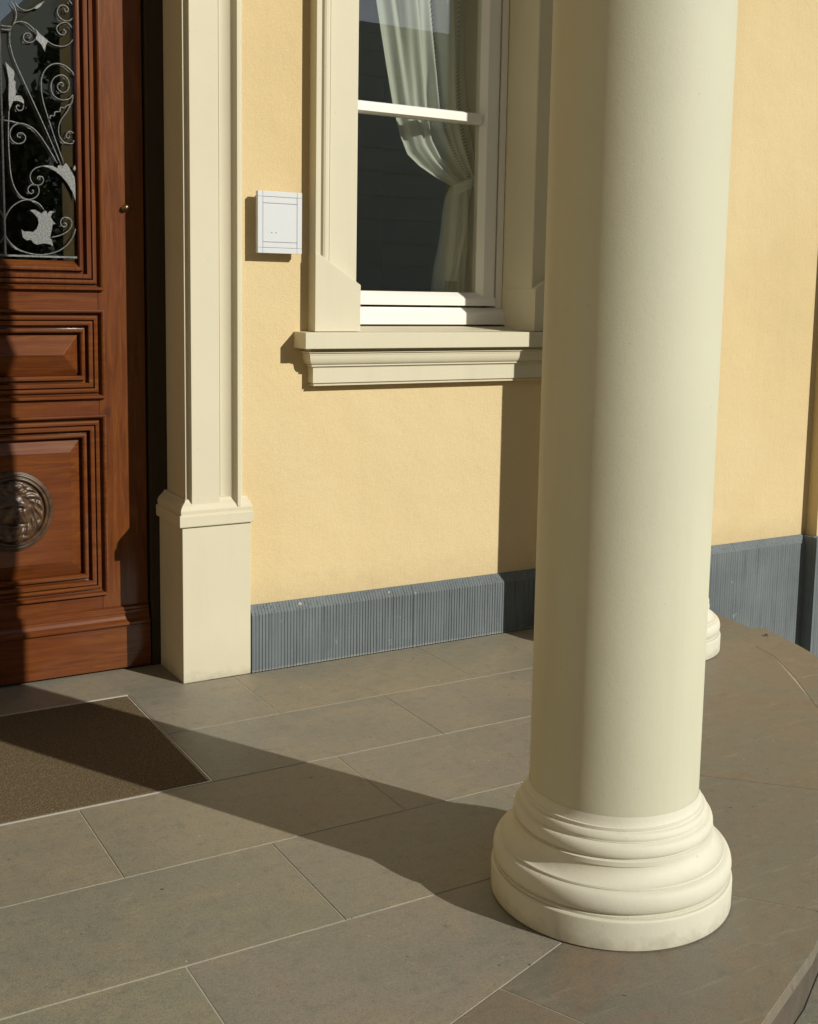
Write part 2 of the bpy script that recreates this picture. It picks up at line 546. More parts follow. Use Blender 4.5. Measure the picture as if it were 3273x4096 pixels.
def clip_half(poly, a, b):
    """keep the part of poly to the left of a->b"""
    out = []
    def side(p):
        return (b[0] - a[0]) * (p[1] - a[1]) - (b[1] - a[1]) * (p[0] - a[0])
    n = len(poly)
    for i in range(n):
        p, q = poly[i], poly[(i + 1) % n]
        sp, sq = side(p), side(q)
        if sp >= 0:
            out.append(p)
        if sp * sq < 0:
            t = sp / (sp - sq)
            out.append((p[0] + (q[0] - p[0]) * t, p[1] + (q[1] - p[1]) * t))
    return out
def area(poly):
    return 0.5 * sum(poly[i][0] * poly[(i + 1) % len(poly)][1] - poly[(i + 1) % len(poly)][0] * poly[i][1] for i in range(len(poly)))
def inset(poly, d):
    if area(poly) < 0:
        poly = poly[::-1]
    # drop near-duplicate points
    q = []
    for p in poly:
        if not q or math.hypot(p[0] - q[-1][0], p[1] - q[-1][1]) > 0.004:
            q.append(p)
    if math.hypot(q[0][0] - q[-1][0], q[0][1] - q[-1][1]) < 0.004:
        q.pop()
    n = len(q); out = []
    for i in range(n):
        a, b, c_ = Vector(q[i - 1]), Vector(q[i]), Vector(q[(i + 1) % n])
        d1 = (b - a).normalized(); d2 = (c_ - b).normalized()
        n1 = Vector((-d1.y, d1.x)); n2 = Vector((-d2.y, d2.x))
        k_ = n1 + n2
        if k_.length < 1e-3:
            k_ = n1
        k_ = k_ / max(k_.dot(n1), 0.35)
        out.append(tuple(b + k_ * d))
    return out

# ---------------------------------------------------------------- ground
mb = MB()
mb.add([(-120, -120, Z_GROUND), (120, -120, Z_GROUND), (120, 120, Z_GROUND), (-120, 120, Z_GROUND)], [(0, 1, 2, 3)])
g = mb.build('ground', M_bounce_gravel, kind='structure')

# porch core under the slabs, with the grout bed on top
def offset_curve(pts, d):
    out = []
    for i, p in enumerate(pts):
        a = Vector(pts[max(i - 1, 0)]); b = Vector(pts[min(i + 1, len(pts) - 1)])
        t = (b - a).normalized()
        out.append((p[0] + t.y * d, p[1] - t.x * d))
    return out
core = [(x, y) for x, y in offset_curve(EDGE_ALL, -0.03)]
core = [(core[0][0], 3.83)] + core + [(core[-1][0], 3.83)]
mb = MB()
mb.prism_z(core, -0.030, -0.0013)
mb.box(-0.70, 1.40, 3.831, 4.35, -0.030, -0.0013)
porch = mb.build('porch_floor', M_grout, kind='structure')
mb = MB()
core2 = [(x, y) for x, y in offset_curve(EDGE_ALL, -0.016)]
core2 = [(core2[0][0], 3.829)] + core2 + [(core2[-1][0], 3.829)]
mb.prism_z(core2, Z_GROUND, -0.0325)
mb.build('porch_base', M_riser, kind='structure')

random.seed(7)
J = 0.0015           # half a joint
def tile(poly, dz=None, ins=J, name='floor_tile', m=None):
    p = inset(poly, ins)
    if abs(area(p)) < 0.0008:
        return
    dz = random.uniform(-0.0004, 0.0004) if dz is None else dz
    c0 = (sum(q[0] for q in p) / len(p), sum(q[1] for q in p) / len(p))
    mb = MB()
    mb.prism_z([(q[0] - c0[0], q[1] - c0[1]) for q in p], -0.032, 0)
    o = mb.build(name, m or M_stone, porch, bevel=0.0009, seg=1)
    o.location = (c0[0], c0[1], dz)
    o.rotation_euler = (R(random.uniform(-0.02, 0.02)), R(random.uniform(-0.02, 0.02)), 0)
    return o
rows = [3.832, 3.411, 3.007, 2.590, 2.174, 1.735, 1.330]
starts = [1.490, 1.112, 1.495, 1.108, 1.500, 1.112]
MAT_X0, MAT_X1, MAT_Y0, MAT_Y1 = 2 * CX - 1.112, 1.112, 3.010, 3.815
for r_ in range(6):
    y1, y0 = rows[r_], rows[r_ + 1]
    k0 = -8
    while True:
        xa = starts[r_] + k0 * 0.7575; xb = xa + 0.7575
        k0 += 1
        if xa > 3.2:
            break
        if xb < -2.6:
            continue
        cells = [(xa, xb)]
        if r_ < 2:
            cells = []
            if xa < MAT_X0:
                cells.append((xa, min(xb, MAT_X0)))
            if xb > MAT_X1:
                cells.append((max(xa, MAT_X1), xb))
        for ca, cb in cells:
            if cb - ca < 0.03:
                continue
            poly = [(ca, y0), (cb, y0), (cb, y1), (ca, y1)]
            for i in range(len(INNER_ALL) - 1):
                poly = clip_half(poly, INNER_ALL[i], INNER_ALL[i + 1])
                if len(poly) < 3:
                    break
            if len(poly) >= 3 and abs(area(poly)) > 0.002:
                tile(poly)
# threshold slab between the mat and the door
tile([(-0.62, 3.818), (1.318, 3.818), (1.345, 4.30), (-0.65, 4.30)], dz=0.0)
# border slabs that follow the rounded edge
def between(curve, xa, xb):
    return [p for p in curve if xa < p[0] < xb]
joints = [((0.35, 1.52), (0.35, 1.12)), ((1.262, 1.797), (1.448, 1.376)), ((1.78, 2.03), (2.075, 1.670)), ((2.262, 2.483), (2.66, 2.070)), ((2.615, 2.975), (3.19, 2.527)), ((2.89, 3.485), (3.620, 3.155)), ((3.0, 3.834), (3.670, 3.834))]
def border(ja, jb):
    inn = between(INNER, ja[0][0] + 0.01, jb[0][0] - 0.01)
    if jb[1][1] > 3.6:
        out_ = [p for p in EDGE if 3.155 < p[1] < 3.80 and p[0] > 3.6]
    else:
        out_ = between(EDGE, ja[1][0] + 0.01, jb[1][0] - 0.01)
    return [ja[0]] + [ja[1]] + out_ + [jb[1]] + [jb[0]] + inn[::-1]
for i in range(len(joints) - 1):
    poly = border(joints[i], joints[i + 1])
    if i == 4:
        a, b = (3.100, 2.590), (3.470, 3.220)
        inner_part = [joints[4][0], a, (3.145, 2.66), (3.416, 3.085), (3.455, 3.230), joints[5][0]] + between(INNER, 2.63, 2.88)[::-1]
        tile(inner_part, m=M_stone2, ins=0.0008, dz=0.0)
        mid = (3.284, 2.862)
        tile([a, joints[4][1], (3.38, 2.70), (3.47, 2.85), mid, (3.145, 2.66)], m=M_stone2, ins=0.0008, dz=0.0)
        tile([mid, (3.47, 2.85), (3.577, 3.03), joints[5][1], (3.455, 3.230), (3.416, 3.085)], m=M_stone2, ins=0.0008, dz=0.0)
    else:
        tile(poly, m=M_stone2)
    if i < 6:
        pm = [(2 * CX - x, y) for x, y in reversed(poly)]
        tile(pm, m=M_stone2)

# riser and lower step along the front
step_pts = [p for p in EDGE_ALL if abs(p[0] - CX) < 2.95]
o1 = offset_curve(step_pts, 0.30)
def ring(mb, d0, d1, z0, z1):
    a = offset_curve(step_pts, d0); b = offset_curve(step_pts, d1)
    n = len(a)
    vs_ = [(x, y, z1) for x, y in a] + [(x, y, z1) for x, y in b] + [(x, y, z0) for x, y in b] + [(x, y, z0) for x, y in a]
    fs_ = []
    for i in range(n - 1):
        for q in range(4):
            fs_.append((q * n + i, q * n + i + 1, ((q + 1) % 4) * n + i + 1, ((q + 1) % 4) * n + i))
    fs_ += [(0, n, 2 * n, 3 * n), (n - 1, 4 * n - 1, 3 * n - 1, 2 * n - 1)]
    return mb.add(vs_, fs_)
mb = MB(); ring(mb, -0.015, 0.30, -0.175, -0.140)
mb.build('lower_step', M_stone, bevel=0.003, kind='structure')
mb = MB(); ring(mb, -0.015, 0.28, Z_GROUND, -0.1755)
mb.build('step_base', M_riser, kind='structure')
mb = MB(); ring(mb, 0.281, 0.60, Z_GROUND, -0.315)
mb.build('bottom_step', M_stone, bevel=0.003, kind='structure')

# ---------------------------------------------------------------- the house
house = empty('house', (0, YW, 0))
thing(house, 'yellow rendered house front with cream mouldings, carved wooden door, white window and blue-grey stone plinth', 'house')
house.location = (0, 0, 0)

DX0, DX1 = 2 * CX - 1.38, 1.38        # door opening in the wall (covered by pilasters)
WX0, WX1, WZ0, WZ1 = 1.90, 2.83, 1.17, 3.30
ZT = 6.5
CORNER = 4.447
mb = MB()
mb.box(-6.0, DX0, YW, 4.40, Z_GROUND, ZT)
mb.box(DX0, DX1, YW, 4.40, 3.45, ZT)
mb.box(DX1, WX0, YW, 4.40, Z_GROUND, ZT)
mb.box(WX0, WX1, YW, 4.40, Z_GROUND, WZ0)
mb.box(WX0, WX1, YW, 4.40, WZ1, ZT)
mb.box(WX1, CORNER, YW, 4.40, Z_GROUND, ZT)
mb.box(CORNER, 9.0, YW - 0.065, 4.40, Z_GROUND, ZT)
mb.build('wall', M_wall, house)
mb = MB(); mb.box(-5.0, -3.9, -3.0, YW - 0.001, Z_GROUND, ZT)  # unseen wing, added to bounce warm light into the porch shade
mb.build('bounce_wing', M_wall, house)

# roof of the porch, high above the picture
roofp = [(x, y) for x, y in offset_curve(EDGE_ALL, -0.02)]
roofp = [(roofp[0][0], YW)] + roofp + [(roofp[-1][0], YW)]
mb = MB(); mb.prism_z(roofp, 4.25, 4.65)
mb.build('porch_roof', M_cream, house)

# --- plinth slabs with combed face
def plinth_slab(x0, x1, ybase, zlow=0.0, pitch=0.0122, depth=0.0024, ztop=0.243):
    mb = MB()
    pts = [(x0, 0.0)]
    x = x0 + 0.003
    rr = random.Random(int(x0 * 1000))
    while x + pitch < x1:
        d = depth * rr.uniform(0.75, 1.1)
        w = pitch * rr.uniform(0.94, 1.06)
        pts += [(x + w * 0.42, 0.0), (x + w * 0.52, d), (x + w * 0.86, d), (x + w * 0.96, 0.0)]
        x += w
    pts.append((x1, 0.0))
    n = len(pts)
    rowsz = [(zlow, 0.0, 1.0), (ztop - 0.033, 0.0, 1.0), (ztop - 0.002, 0.024, 0.7), (ztop, 0.027, 0.0), (ztop, 0.031, 0.0)]
    vs_ = []
    for z, dy, kk in rowsz:
        vs_ += [(p[0], ybase + dy + p[1] * kk, z) for p in pts]
    fs_ = []
    for j in range(len(rowsz) - 1):
        for i in range(n - 1):
            fs_.append((j * n + i, j * n + i + 1, (j + 1) * n + i + 1, (j + 1) * n + i))
    # ends
    e0 = [j * n for j in range(len(rowsz))] ; e1 = [j * n + n - 1 for j in range(len(rowsz))]
    base_n = len(vs_)
    vs_ += [(x0, ybase + 0.031, zlow), (x1, ybase + 0.031, zlow)]
    fs_.append(tuple(e0[::-1]) + (base_n,))
    fs_.append(tuple(e1) + (base_n + 1,))
    mb.add(vs_, fs_)
    return mb.build('plinth_slab', M_plinth if zlow > -0.1 else M_plinth2, house, recalc=False)
plinth_slab(1.5665, 2.236, 3.8362)
plinth_slab(2.2375, 2.93, 3.8362)
plinth_slab(2.9315, 3.62, 3.8362)
plinth_slab(3.6215, 3.95, 3.8362, Z_GROUND, 0.0150, 0.0010)
plinth_slab(3.9515, 4.416, 3.8362, Z_GROUND, 0.0150, 0.0010)
plinth_slab(4.418, 5.2, 3.8362 - 0.065, Z_GROUND, 0.0150, 0.0010)
plinth_slab(5.202, 6.2, 3.8362 - 0.065, Z_GROUND, 0.0150, 0.0010)
mb = MB()
mb.prism_z([(4.4175, 3.772), (4.4465, 3.772), (4.4465, 3.864), (4.4175, 3.864)], Z_GROUND, 0.240)
mb.build('plinth_return', M_plinth2, house, bevel=0.002)

# --- pilaster beside the door (and its twin on the other side)
def pilaster(flip):
    fx = (lambda x: 2 * CX - x) if flip else (lambda x: x)
    plan = [(1.346, 3.838), (1.346, 3.860), (1.3310, 3.861), (1.352, 4.38), (1.46, 4.38), (1.46, 3.868), (1.538, 3.868), (1.538, 3.8565), (1.5265, 3.8565), (1.5265, 3.8640), (1.5195, 3.8640), (1.5195, 3.8240), (1.5075, 3.8240)]
    for q in range(9, -1, -1):
        u = q / 9 * 0.985
        plan.append((1.457 + 0.0505 * u, 3.8620 - 0.0370 * (1 - math.sqrt(1 - u * u))))
    plan += [(1.457, 3.8655), (1.4475, 3.8655), (1.4470, 3.8380)]
    mb = MB(); mb.prism_z([(fx(a), b) for a, b in plan], 0.616, 3.9)
    sh = mb.build('pilaster', M_cream, house, bevel=0.0012, seg=2)
    mb = MB(); mb.box(*sorted((fx(1.3095), fx(1.5595))), 3.8335, 4.15, 0.0, 0.556)
    mb.build('base_block', M_cream, sh, bevel=0.002)
    # moulding on top of the base block, mitred round three sides
    prof = [(0.0115, 0.5562), (0.0125, 0.560), (0.0125, 0.594), (0.0105, 0.5965), (0.0055, 0.5985), (0.0065, 0.604), (0.0070, 0.612), (0.0045, 0.620), (-0.0010, 0.628), (-0.0085, 0.635), (-0.0140, 0.640), (-0.0170, 0.6455), (-0.0200, 0.6480)]
    mb = MB(); vs_ = []
    for d, z in prof:
        vs_ += [(fx(1.3095 - d), 4.150, z), (fx(1.3095 - d), 3.8335 - d, z), (fx(1.5595 + d * 0.5), 3.8335 - d, z), (fx(1.5595 + d * 0.5), 3.8655, z)]
    fs_ = []
    for i in range(len(prof) - 1):
        for q in range(3):
            a = i * 4 + q
            fs_.append((a, a + 1, a + 5, a + 4))
    L_ = (len(prof) - 1) * 4
    fs_.append((L_, L_ + 1, L_ + 2, L_ + 3)); fs_.append((3, 2, 1, 0))
    mb.add(vs_, fs_)
    mb.build('base_moulding', M_cream, sh, bevel=0.0008, seg=1)
pilaster(False)
pilaster(True)

# --- window surround: two architrave posts, corner blocks, head
WC = 2.361
def surround(side):
    fx = (lambda x: x) if side < 0 else (lambda x: 2 * WC - x)
    YF = 3.810; YI = 3.836
    plan = [(1.794, YF), (1.794, YW + 0.06), (1.905, YW + 0.06), (1.905, 4.047), (1.9715, 4.047), (1.9715, YI + 0.004), (1.9680, YI), (1.8600, YI), (1.8600, YI + 0.010), (1.8548, YI + 0.010)]
    plan += [(1.8550, YI - 0.003), (1.8530, YI - 0.012), (1.8490, YI - 0.018), (1.8420, YI - 0.0215), (1.8340, YI - 0.0215), (1.8270, YI - 0.018), (1.8242, YI - 0.012), (1.8235, YI + 0.004), (1.8142, YI + 0.004), (1.8140, YF)]
    mb = MB(); mb.prism_z([(fx(a), b) for a, b in plan], 1.39, 3.34)
    tr_ = mb.build('window_surround', M_cream, house, bevel=0.001, seg=1)
    blk = [(1.7925, 1.2262), (1.9735, 1.2262), (1.9735, 1.3930), (1.8150, 1.4945), (1.8110, 1.500), (1.7925, 1.500)]
    blk = [(fx(a), b) for a, b in blk]
    if side > 0:
        blk = blk[::-1]
    mb = MB(); mb.prism_y(blk, YF - 0.0035, 4.045)
    mb.build('corner_block', M_cream, tr_, bevel=0.0015, seg=2)
    return tr_
surround(-1)
surround(1)
mb = MB()
mb.box(1.794, 2 * WC - 1.794, 3.805, 4.047, 3.345, 3.52)
mb.box(1.74, 2 * WC - 1.74, 3.775, 3.90, 3.522, 3.60)
mb.build('window_head', M_cream, house, bevel=0.002)

# --- window sill with its corbel moulding
mb = MB()
SZ0, SZ1 = 1.1665, 1.2250
mb.add([(1.7375, 3.7665, SZ0), (2.9845, 3.7665, SZ0), (2.9845, 3.880, SZ0), (1.7375, 3.880, SZ0),
        (1.7375, 3.7665, SZ1 - 0.001), (2.9845, 3.7665, SZ1 - 0.001), (2.9845, 3.880, SZ1), (1.7375, 3.880, SZ1)],
       [(0, 3, 2, 1), (4, 5, 6, 7), (0, 1, 5, 4), (1, 2, 6, 5), (2, 3, 7, 6), (3, 0, 4, 7)])
mb.prism_x(1.90, 2.85, [(3.8805, SZ0), (4.06, SZ0), (4.06, 1.2400), (3.8805, 1.2262)])
sill = mb.build('window_sill', M_cream, house, bevel=0.0022)
prof = [(0.000, 1.168), (0.064, 1.168), (0.064, 1.1545), (0.0735, 1.1545), (0.0735, 1.1505), (0.067, 1.1495), (0.067, 1.1440), (0.0655, 1.140)]
for q in range(9):
    t = q / 8
    prof.append((0.0655 - 0.016 * (1 - math.cos(t * math.pi / 2)) - 0.001 * t, 1.140 - 0.033 * math.sin(t * math.pi / 2) * 1.0))
prof += [(0.0535, 1.1065), (0.0535, 1.1015), (0.0460, 1.1010), (0.0460, 1.0965), (0.0440, 1.0955), (0.0440, 1.0415), (0.0360, 1.0405), (0.0360, 1.0365), (0.0400, 1.0355), (0.0400, 1.0310), (0.000, 1.0300)]
mb = MB(); vs_ = []
for p_, z in prof:
    e = 0.0995 - p_
    vs_ += [(1.7375 + e, YW + 0.002, z), (1.7375 + e, YW - p_, z), (2.9845 - e, YW - p_, z), (2.9845 - e, YW + 0.002, z)]
fs_ = []
for i in range(len(prof) - 1):
    for q in range(3):
        a = i * 4 + q
        fs_.append((a, a + 4, a + 5, a + 1))
mb.add(vs_, fs_)
mb.build('corbel_moulding', M_cream, sill, recalc=True)

# --- the window itself
YG = 4.062
win = MB()
YFR = 4.040
XL = 1.9735                       # left jamb; its members are slimmer than the right ones
def lx(x):
    return XL + (2.748 - x) * 0.80
win.box(XL, lx(2.717), YFR, 4.10, 1.311, 3.33)
win.box(2.717, 2.748, YFR, 4.10, 1.311, 3.33)
win.box(lx(2.7165), 2.7165, YFR, 4.10, 3.28, 3.33)
win.box(lx(2.7165), 2.7165, YFR + 0.0008, 4.10, 1.262, 1.312)
wf = win.build('window_frame', M_white, house, bevel=0.0018)
def bar_x(x0, x1, prof, name, parent, m=M_white, bevel=0.0012):
    mb = MB(); mb.prism_x(x0, x1, prof)
    return mb.build(name, m, parent, bevel=bevel)
bar_x(1.9745, 2.7625, [(4.100, 1.2450), (4.018, 1.2450), (4.018, 1.2900), (4.022, 1.2960), (4.0395, 1.3105), (4.100, 1.3120)], 'frame_ledge', wf)
sash = MB()
for fx in (lambda x: x, lx):
    pl = [(2.7075, 4.036), (2.7075, 4.085), (2.629, 4.085), (2.629, 4.056), (2.652, 4.034), (2.699, 4.034)]
    sash.prism_z([(fx(a), b) for a, b in pl], 1.3235, 3.27)
sash.box(lx(2.629), 2.629, 4.0345, 4.085, 3.21, 3.27)
sa = sash.build('sash', M_white, wf, bevel=0.0012)
bar_x(lx(2.7065), 2.7065, [(4.085, 1.3215), (4.0240, 1.3205), (4.0240, 1.346), (4.030, 1.355), (4.038, 1.361), (4.056, 1.373), (4.085, 1.373)], 'bottom_rail', wf)
bar_x(lx(2.6285), 2.6285, [(4.075, 2.038), (4.048, 2.038), (4.034, 2.046), (4.034, 2.076), (4.046, 2.083), (4.075, 2.083)], 'muntin', wf)
for z0, z1 in ((1.3725, 2.0385), (2.0825, 3.212)):
    mb = MB(); mb.box(lx(2.630), 2.630, YG, YG + 0.004, z0, z1)
    mb.build('pane', M_glass, wf)

# room behind the window
mb = MB()
rx0, rx1, ry0, ry1, rz0, rz1 = 1.2, 4.0, 4.41, 7.4, 0.1, 3.4
mb.add([(rx0, ry0, rz0), (rx1, ry0, rz0), (rx1, ry1, rz0), (rx0, ry1, rz0), (rx0, ry0, rz1), (rx1, ry0, rz1), (rx1, ry1, rz1), (rx0, ry1, rz1)],
       [(0, 1, 2, 3), (7, 6, 5, 4), (1, 5, 6, 2), (2, 6, 7, 3), (3, 7, 4, 0)])
mb.build('room', M_room, kind='structure', recalc=False)
mb = MB()
dx0, dx1 = DX0, DX1
mb.add([(dx0, 4.41, 0), (dx1, 4.41, 0), (dx1, 6.6, 0), (dx0, 6.6, 0), (dx0, 4.41, 3.4), (dx1, 4.41, 3.4), (dx1, 6.6, 3.4), (dx0, 6.6, 3.4)],
       [(0, 1, 2, 3), (7, 6, 5, 4), (1, 5, 6, 2), (2, 6, 7, 3), (3, 7, 4, 0)])
mb.build('hall', M_hall, kind='structure', recalc=False)

# ---------------------------------------------------------------- door
CURVES=[
 [(0.9331,1.6218),(0.9175,1.6411),(0.8901,1.6517),(0.8624,1.6482),(0.8307,1.6266),(0.8105,1.5937),(0.8045,1.5576),(0.8125,1.5221),(0.8429,1.4911),(0.8859,1.4756),(0.9298,1.4737),(0.9744,1.4854),(1.0075,1.5090),(1.0286,1.5386),(1.0364,1.5635)],
 [(0.9552,1.5316),(0.9878,1.5411),(1.0146,1.5585),(1.0244,1.5774),(1.0214,1.5936),(1.0052,1.6010),(0.9909,1.5942),(0.9873,1.5798),(0.9944,1.5699),(1.0046,1.5712),(1.0068,1.5786),(1.0020,1.5805)],
 [(0.8290,1.9415),(0.8250,1.8630),(0.8261,1.7846),(0.8311,1.7218),(0.8438,1.6830),(0.8627,1.6602),(0.8862,1.6535),(0.9081,1.6627),(0.9184,1.6794),(0.9149,1.6992),(0.8992,1.7034),(0.8851,1.6934),(0.8836,1.6793),(0.8925,1.6730),(0.9005,1.6783),(0.8987,1.6830)],
 [(0.9343,1.7665),(0.9083,1.7567),(0.8929,1.7377),(0.8924,1.7178),(0.9051,1.7026),(0.9249,1.7046),(0.9340,1.7184),(0.9295,1.7301),(0.9176,1.7306),(0.9146,1.7232),(0.9213,1.7216)],
 [(0.8369,2.1476),(0.8484,2.1026),(0.8758,2.0396),(0.9129,1.9572),(0.9505,1.8734),(0.9925,1.7725)],
 [(1.0019,1.7792),(0.9779,1.8477),(0.9555,1.9176),(0.9389,1.9754),(0.9332,2.0221),(0.9388,2.0620),(0.9592,2.0917),(0.9873,2.1035),(1.0151,2.0979),(1.0350,2.0822),(1.0396,2.0728)],
 [(0.9805,1.7777),(0.9496,1.8295),(0.9265,1.8635),(0.9072,1.8837),(0.8840,1.8955),(0.8607,1.8982),(0.8391,1.8857),(0.8297,1.8634),(0.8361,1.8423),(0.8533,1.8327),(0.8729,1.8394),(0.8792,1.8557),(0.8697,1.8675),(0.8560,1.8656),(0.8538,1.8556),(0.8616,1.8534)],
 [(0.8062,1.9051),(0.8338,1.9029),(0.8607,1.8982)],
 [(1.0367,2.0068),(1.0211,1.9913),(0.9968,1.9870),(0.9731,1.9985),(0.9649,2.0254),(0.9743,2.0540),(0.9985,2.0676),(1.0164,2.0604),(1.0248,2.0394),(1.0176,2.0188),(1.0014,2.0112),(0.9876,2.0217),(0.9878,2.0356),(0.9980,2.0434),(1.0059,2.0375),(1.0018,2.0311)],
 [(1.0367,2.0068),(1.0331,1.9845),(1.0162,1.9509),(0.9955,1.9211),(0.9869,1.8924),(0.9903,1.8647),(1.0061,1.8479),(1.0304,1.8466),(1.0358,1.8543)],
 [(1.0359,1.8813),(1.0231,1.8867),(1.0127,1.8766),(1.0117,1.8665),(1.0206,1.8632),(1.0228,1.8714)],
 [(1.0329,1.9785),(1.0125,1.9673),(1.0084,1.9614),(0.9943,1.9609),(0.9921,1.9487),(0.9760,1.9452),(0.9737,1.9331),(0.9617,1.9320),(0.9596,1.9239)],
 [(1.0377,2.2249),(1.0219,2.2386),(1.0019,2.2340),(0.9877,2.2185),(0.9933,2.2016),(1.0091,2.1977),(1.0173,2.2085),(1.0114,2.2137)],
 [(1.0395,2.2546),(1.0281,2.2453),(1.0101,2.2449),(0.9944,2.2565),(0.9908,2.2736),(1.0011,2.2906),(1.0170,2.2927),(1.0268,2.2823),(1.0206,2.2717),(1.0147,2.2768)],
 [(0.8366,2.1668),(0.8392,2.1940),(0.8531,2.2149),(0.8725,2.2232),(0.8955,2.2185),(0.9127,2.2052),(0.9221,2.1928),(0.9198,2.1770),(0.9058,2.1617),(0.8884,2.1615),(0.8801,2.1721),(0.8851,2.1862),(0.8987,2.1891),(0.9043,2.1809),(0.8984,2.1743)],
 [(0.9185,2.2059),(0.9376,2.1850),(0.9589,2.1700),(0.9805,2.1609),(1.0084,2.1611),(1.0287,2.1725),(1.0402,2.1870)],
 [(0.8433,2.2825),(0.8525,2.2685),(0.8596,2.2465),(0.8552,2.2229),(0.8393,2.1997),(0.8181,2.1875),(0.8082,2.1862)],
 [(0.8548,2.2841),(0.8659,2.2684),(0.8888,2.2600),(0.9122,2.2689),(0.9281,2.2826),(0.9499,2.2972)],
 [(0.8757,1.9576),(0.8715,1.9435),(0.8598,1.9393),(0.8515,1.9494),(0.8563,1.9565),(0.8628,1.9525)],
 [(0.8369,2.1476),(0.8366,2.1668)],
 [(1.0294,2.3120),(1.0411,2.2980)],
]
LEAVES=[
 [(0.8853,1.6182),(0.9012,1.6222),(0.9169,1.6141),(0.9248,1.6093),(0.9330,1.6198),(0.9410,1.6182),(0.9428,1.6102),(0.9530,1.6200),(0.9691,1.6184),(0.9589,1.6110),(0.9546,1.5986),(0.9624,1.5848),(0.9703,1.5778),(0.9601,1.5745),(0.9565,1.5561),(0.9534,1.5437),(0.9511,1.5315),(0.9570,1.5215),(0.9606,1.5012),(0.9466,1.5089),(0.9306,1.5104),(0.9065,1.5054),(0.8947,1.5111),(0.8878,1.5209),(0.8731,1.5183),(0.8615,1.5280),(0.8571,1.5559),(0.8659,1.5482),(0.8817,1.5489),(0.8955,1.5475),(0.9078,1.5601),(0.9141,1.5785),(0.9105,1.5945),(0.8989,1.6080)],
 [(0.9263,1.7647),(0.9403,1.7689),(0.9642,1.7686),(0.9794,1.7616),(0.9803,1.7697),(0.9905,1.7744),(0.9964,1.7688),(1.0068,1.7808),(1.0148,1.7741),(1.0246,1.7566),(1.0364,1.7350),(1.0380,1.7107),(1.0377,1.6537),(1.0273,1.6857),(1.0115,1.7132),(0.9917,1.7362),(0.9719,1.7510),(0.9481,1.7614)],
 [(0.9185,2.2040),(0.9338,2.1903),(0.9590,2.1720),(0.9508,2.1573),(0.9471,2.1354),(0.9350,2.1574),(0.9178,2.1728),(0.9221,2.1889)],
 [(0.8194,2.0916),(0.8324,2.0776),(0.8474,2.0638),(0.8490,2.0524),(0.8448,2.0364),(0.8523,2.0294),(0.8500,2.0136),(0.8535,1.9984),(0.8493,1.9863),(0.8668,1.9880),(0.8761,1.9733),(0.8757,1.9576),(0.8701,1.9649),(0.8547,1.9693),(0.8431,1.9681),(0.8349,1.9498),(0.8288,1.9337),(0.8271,1.9724),(0.8294,2.0348),(0.8227,2.0727)],
 [(1.0308,1.7622),(1.0347,1.7734),(1.0380,1.7757),(1.0411,1.7658),(1.0376,1.7546)],
 [(0.9122,2.2689),(0.9321,2.2870),(0.9499,2.2972),(0.9358,2.2779),(0.9239,2.2681)],
]

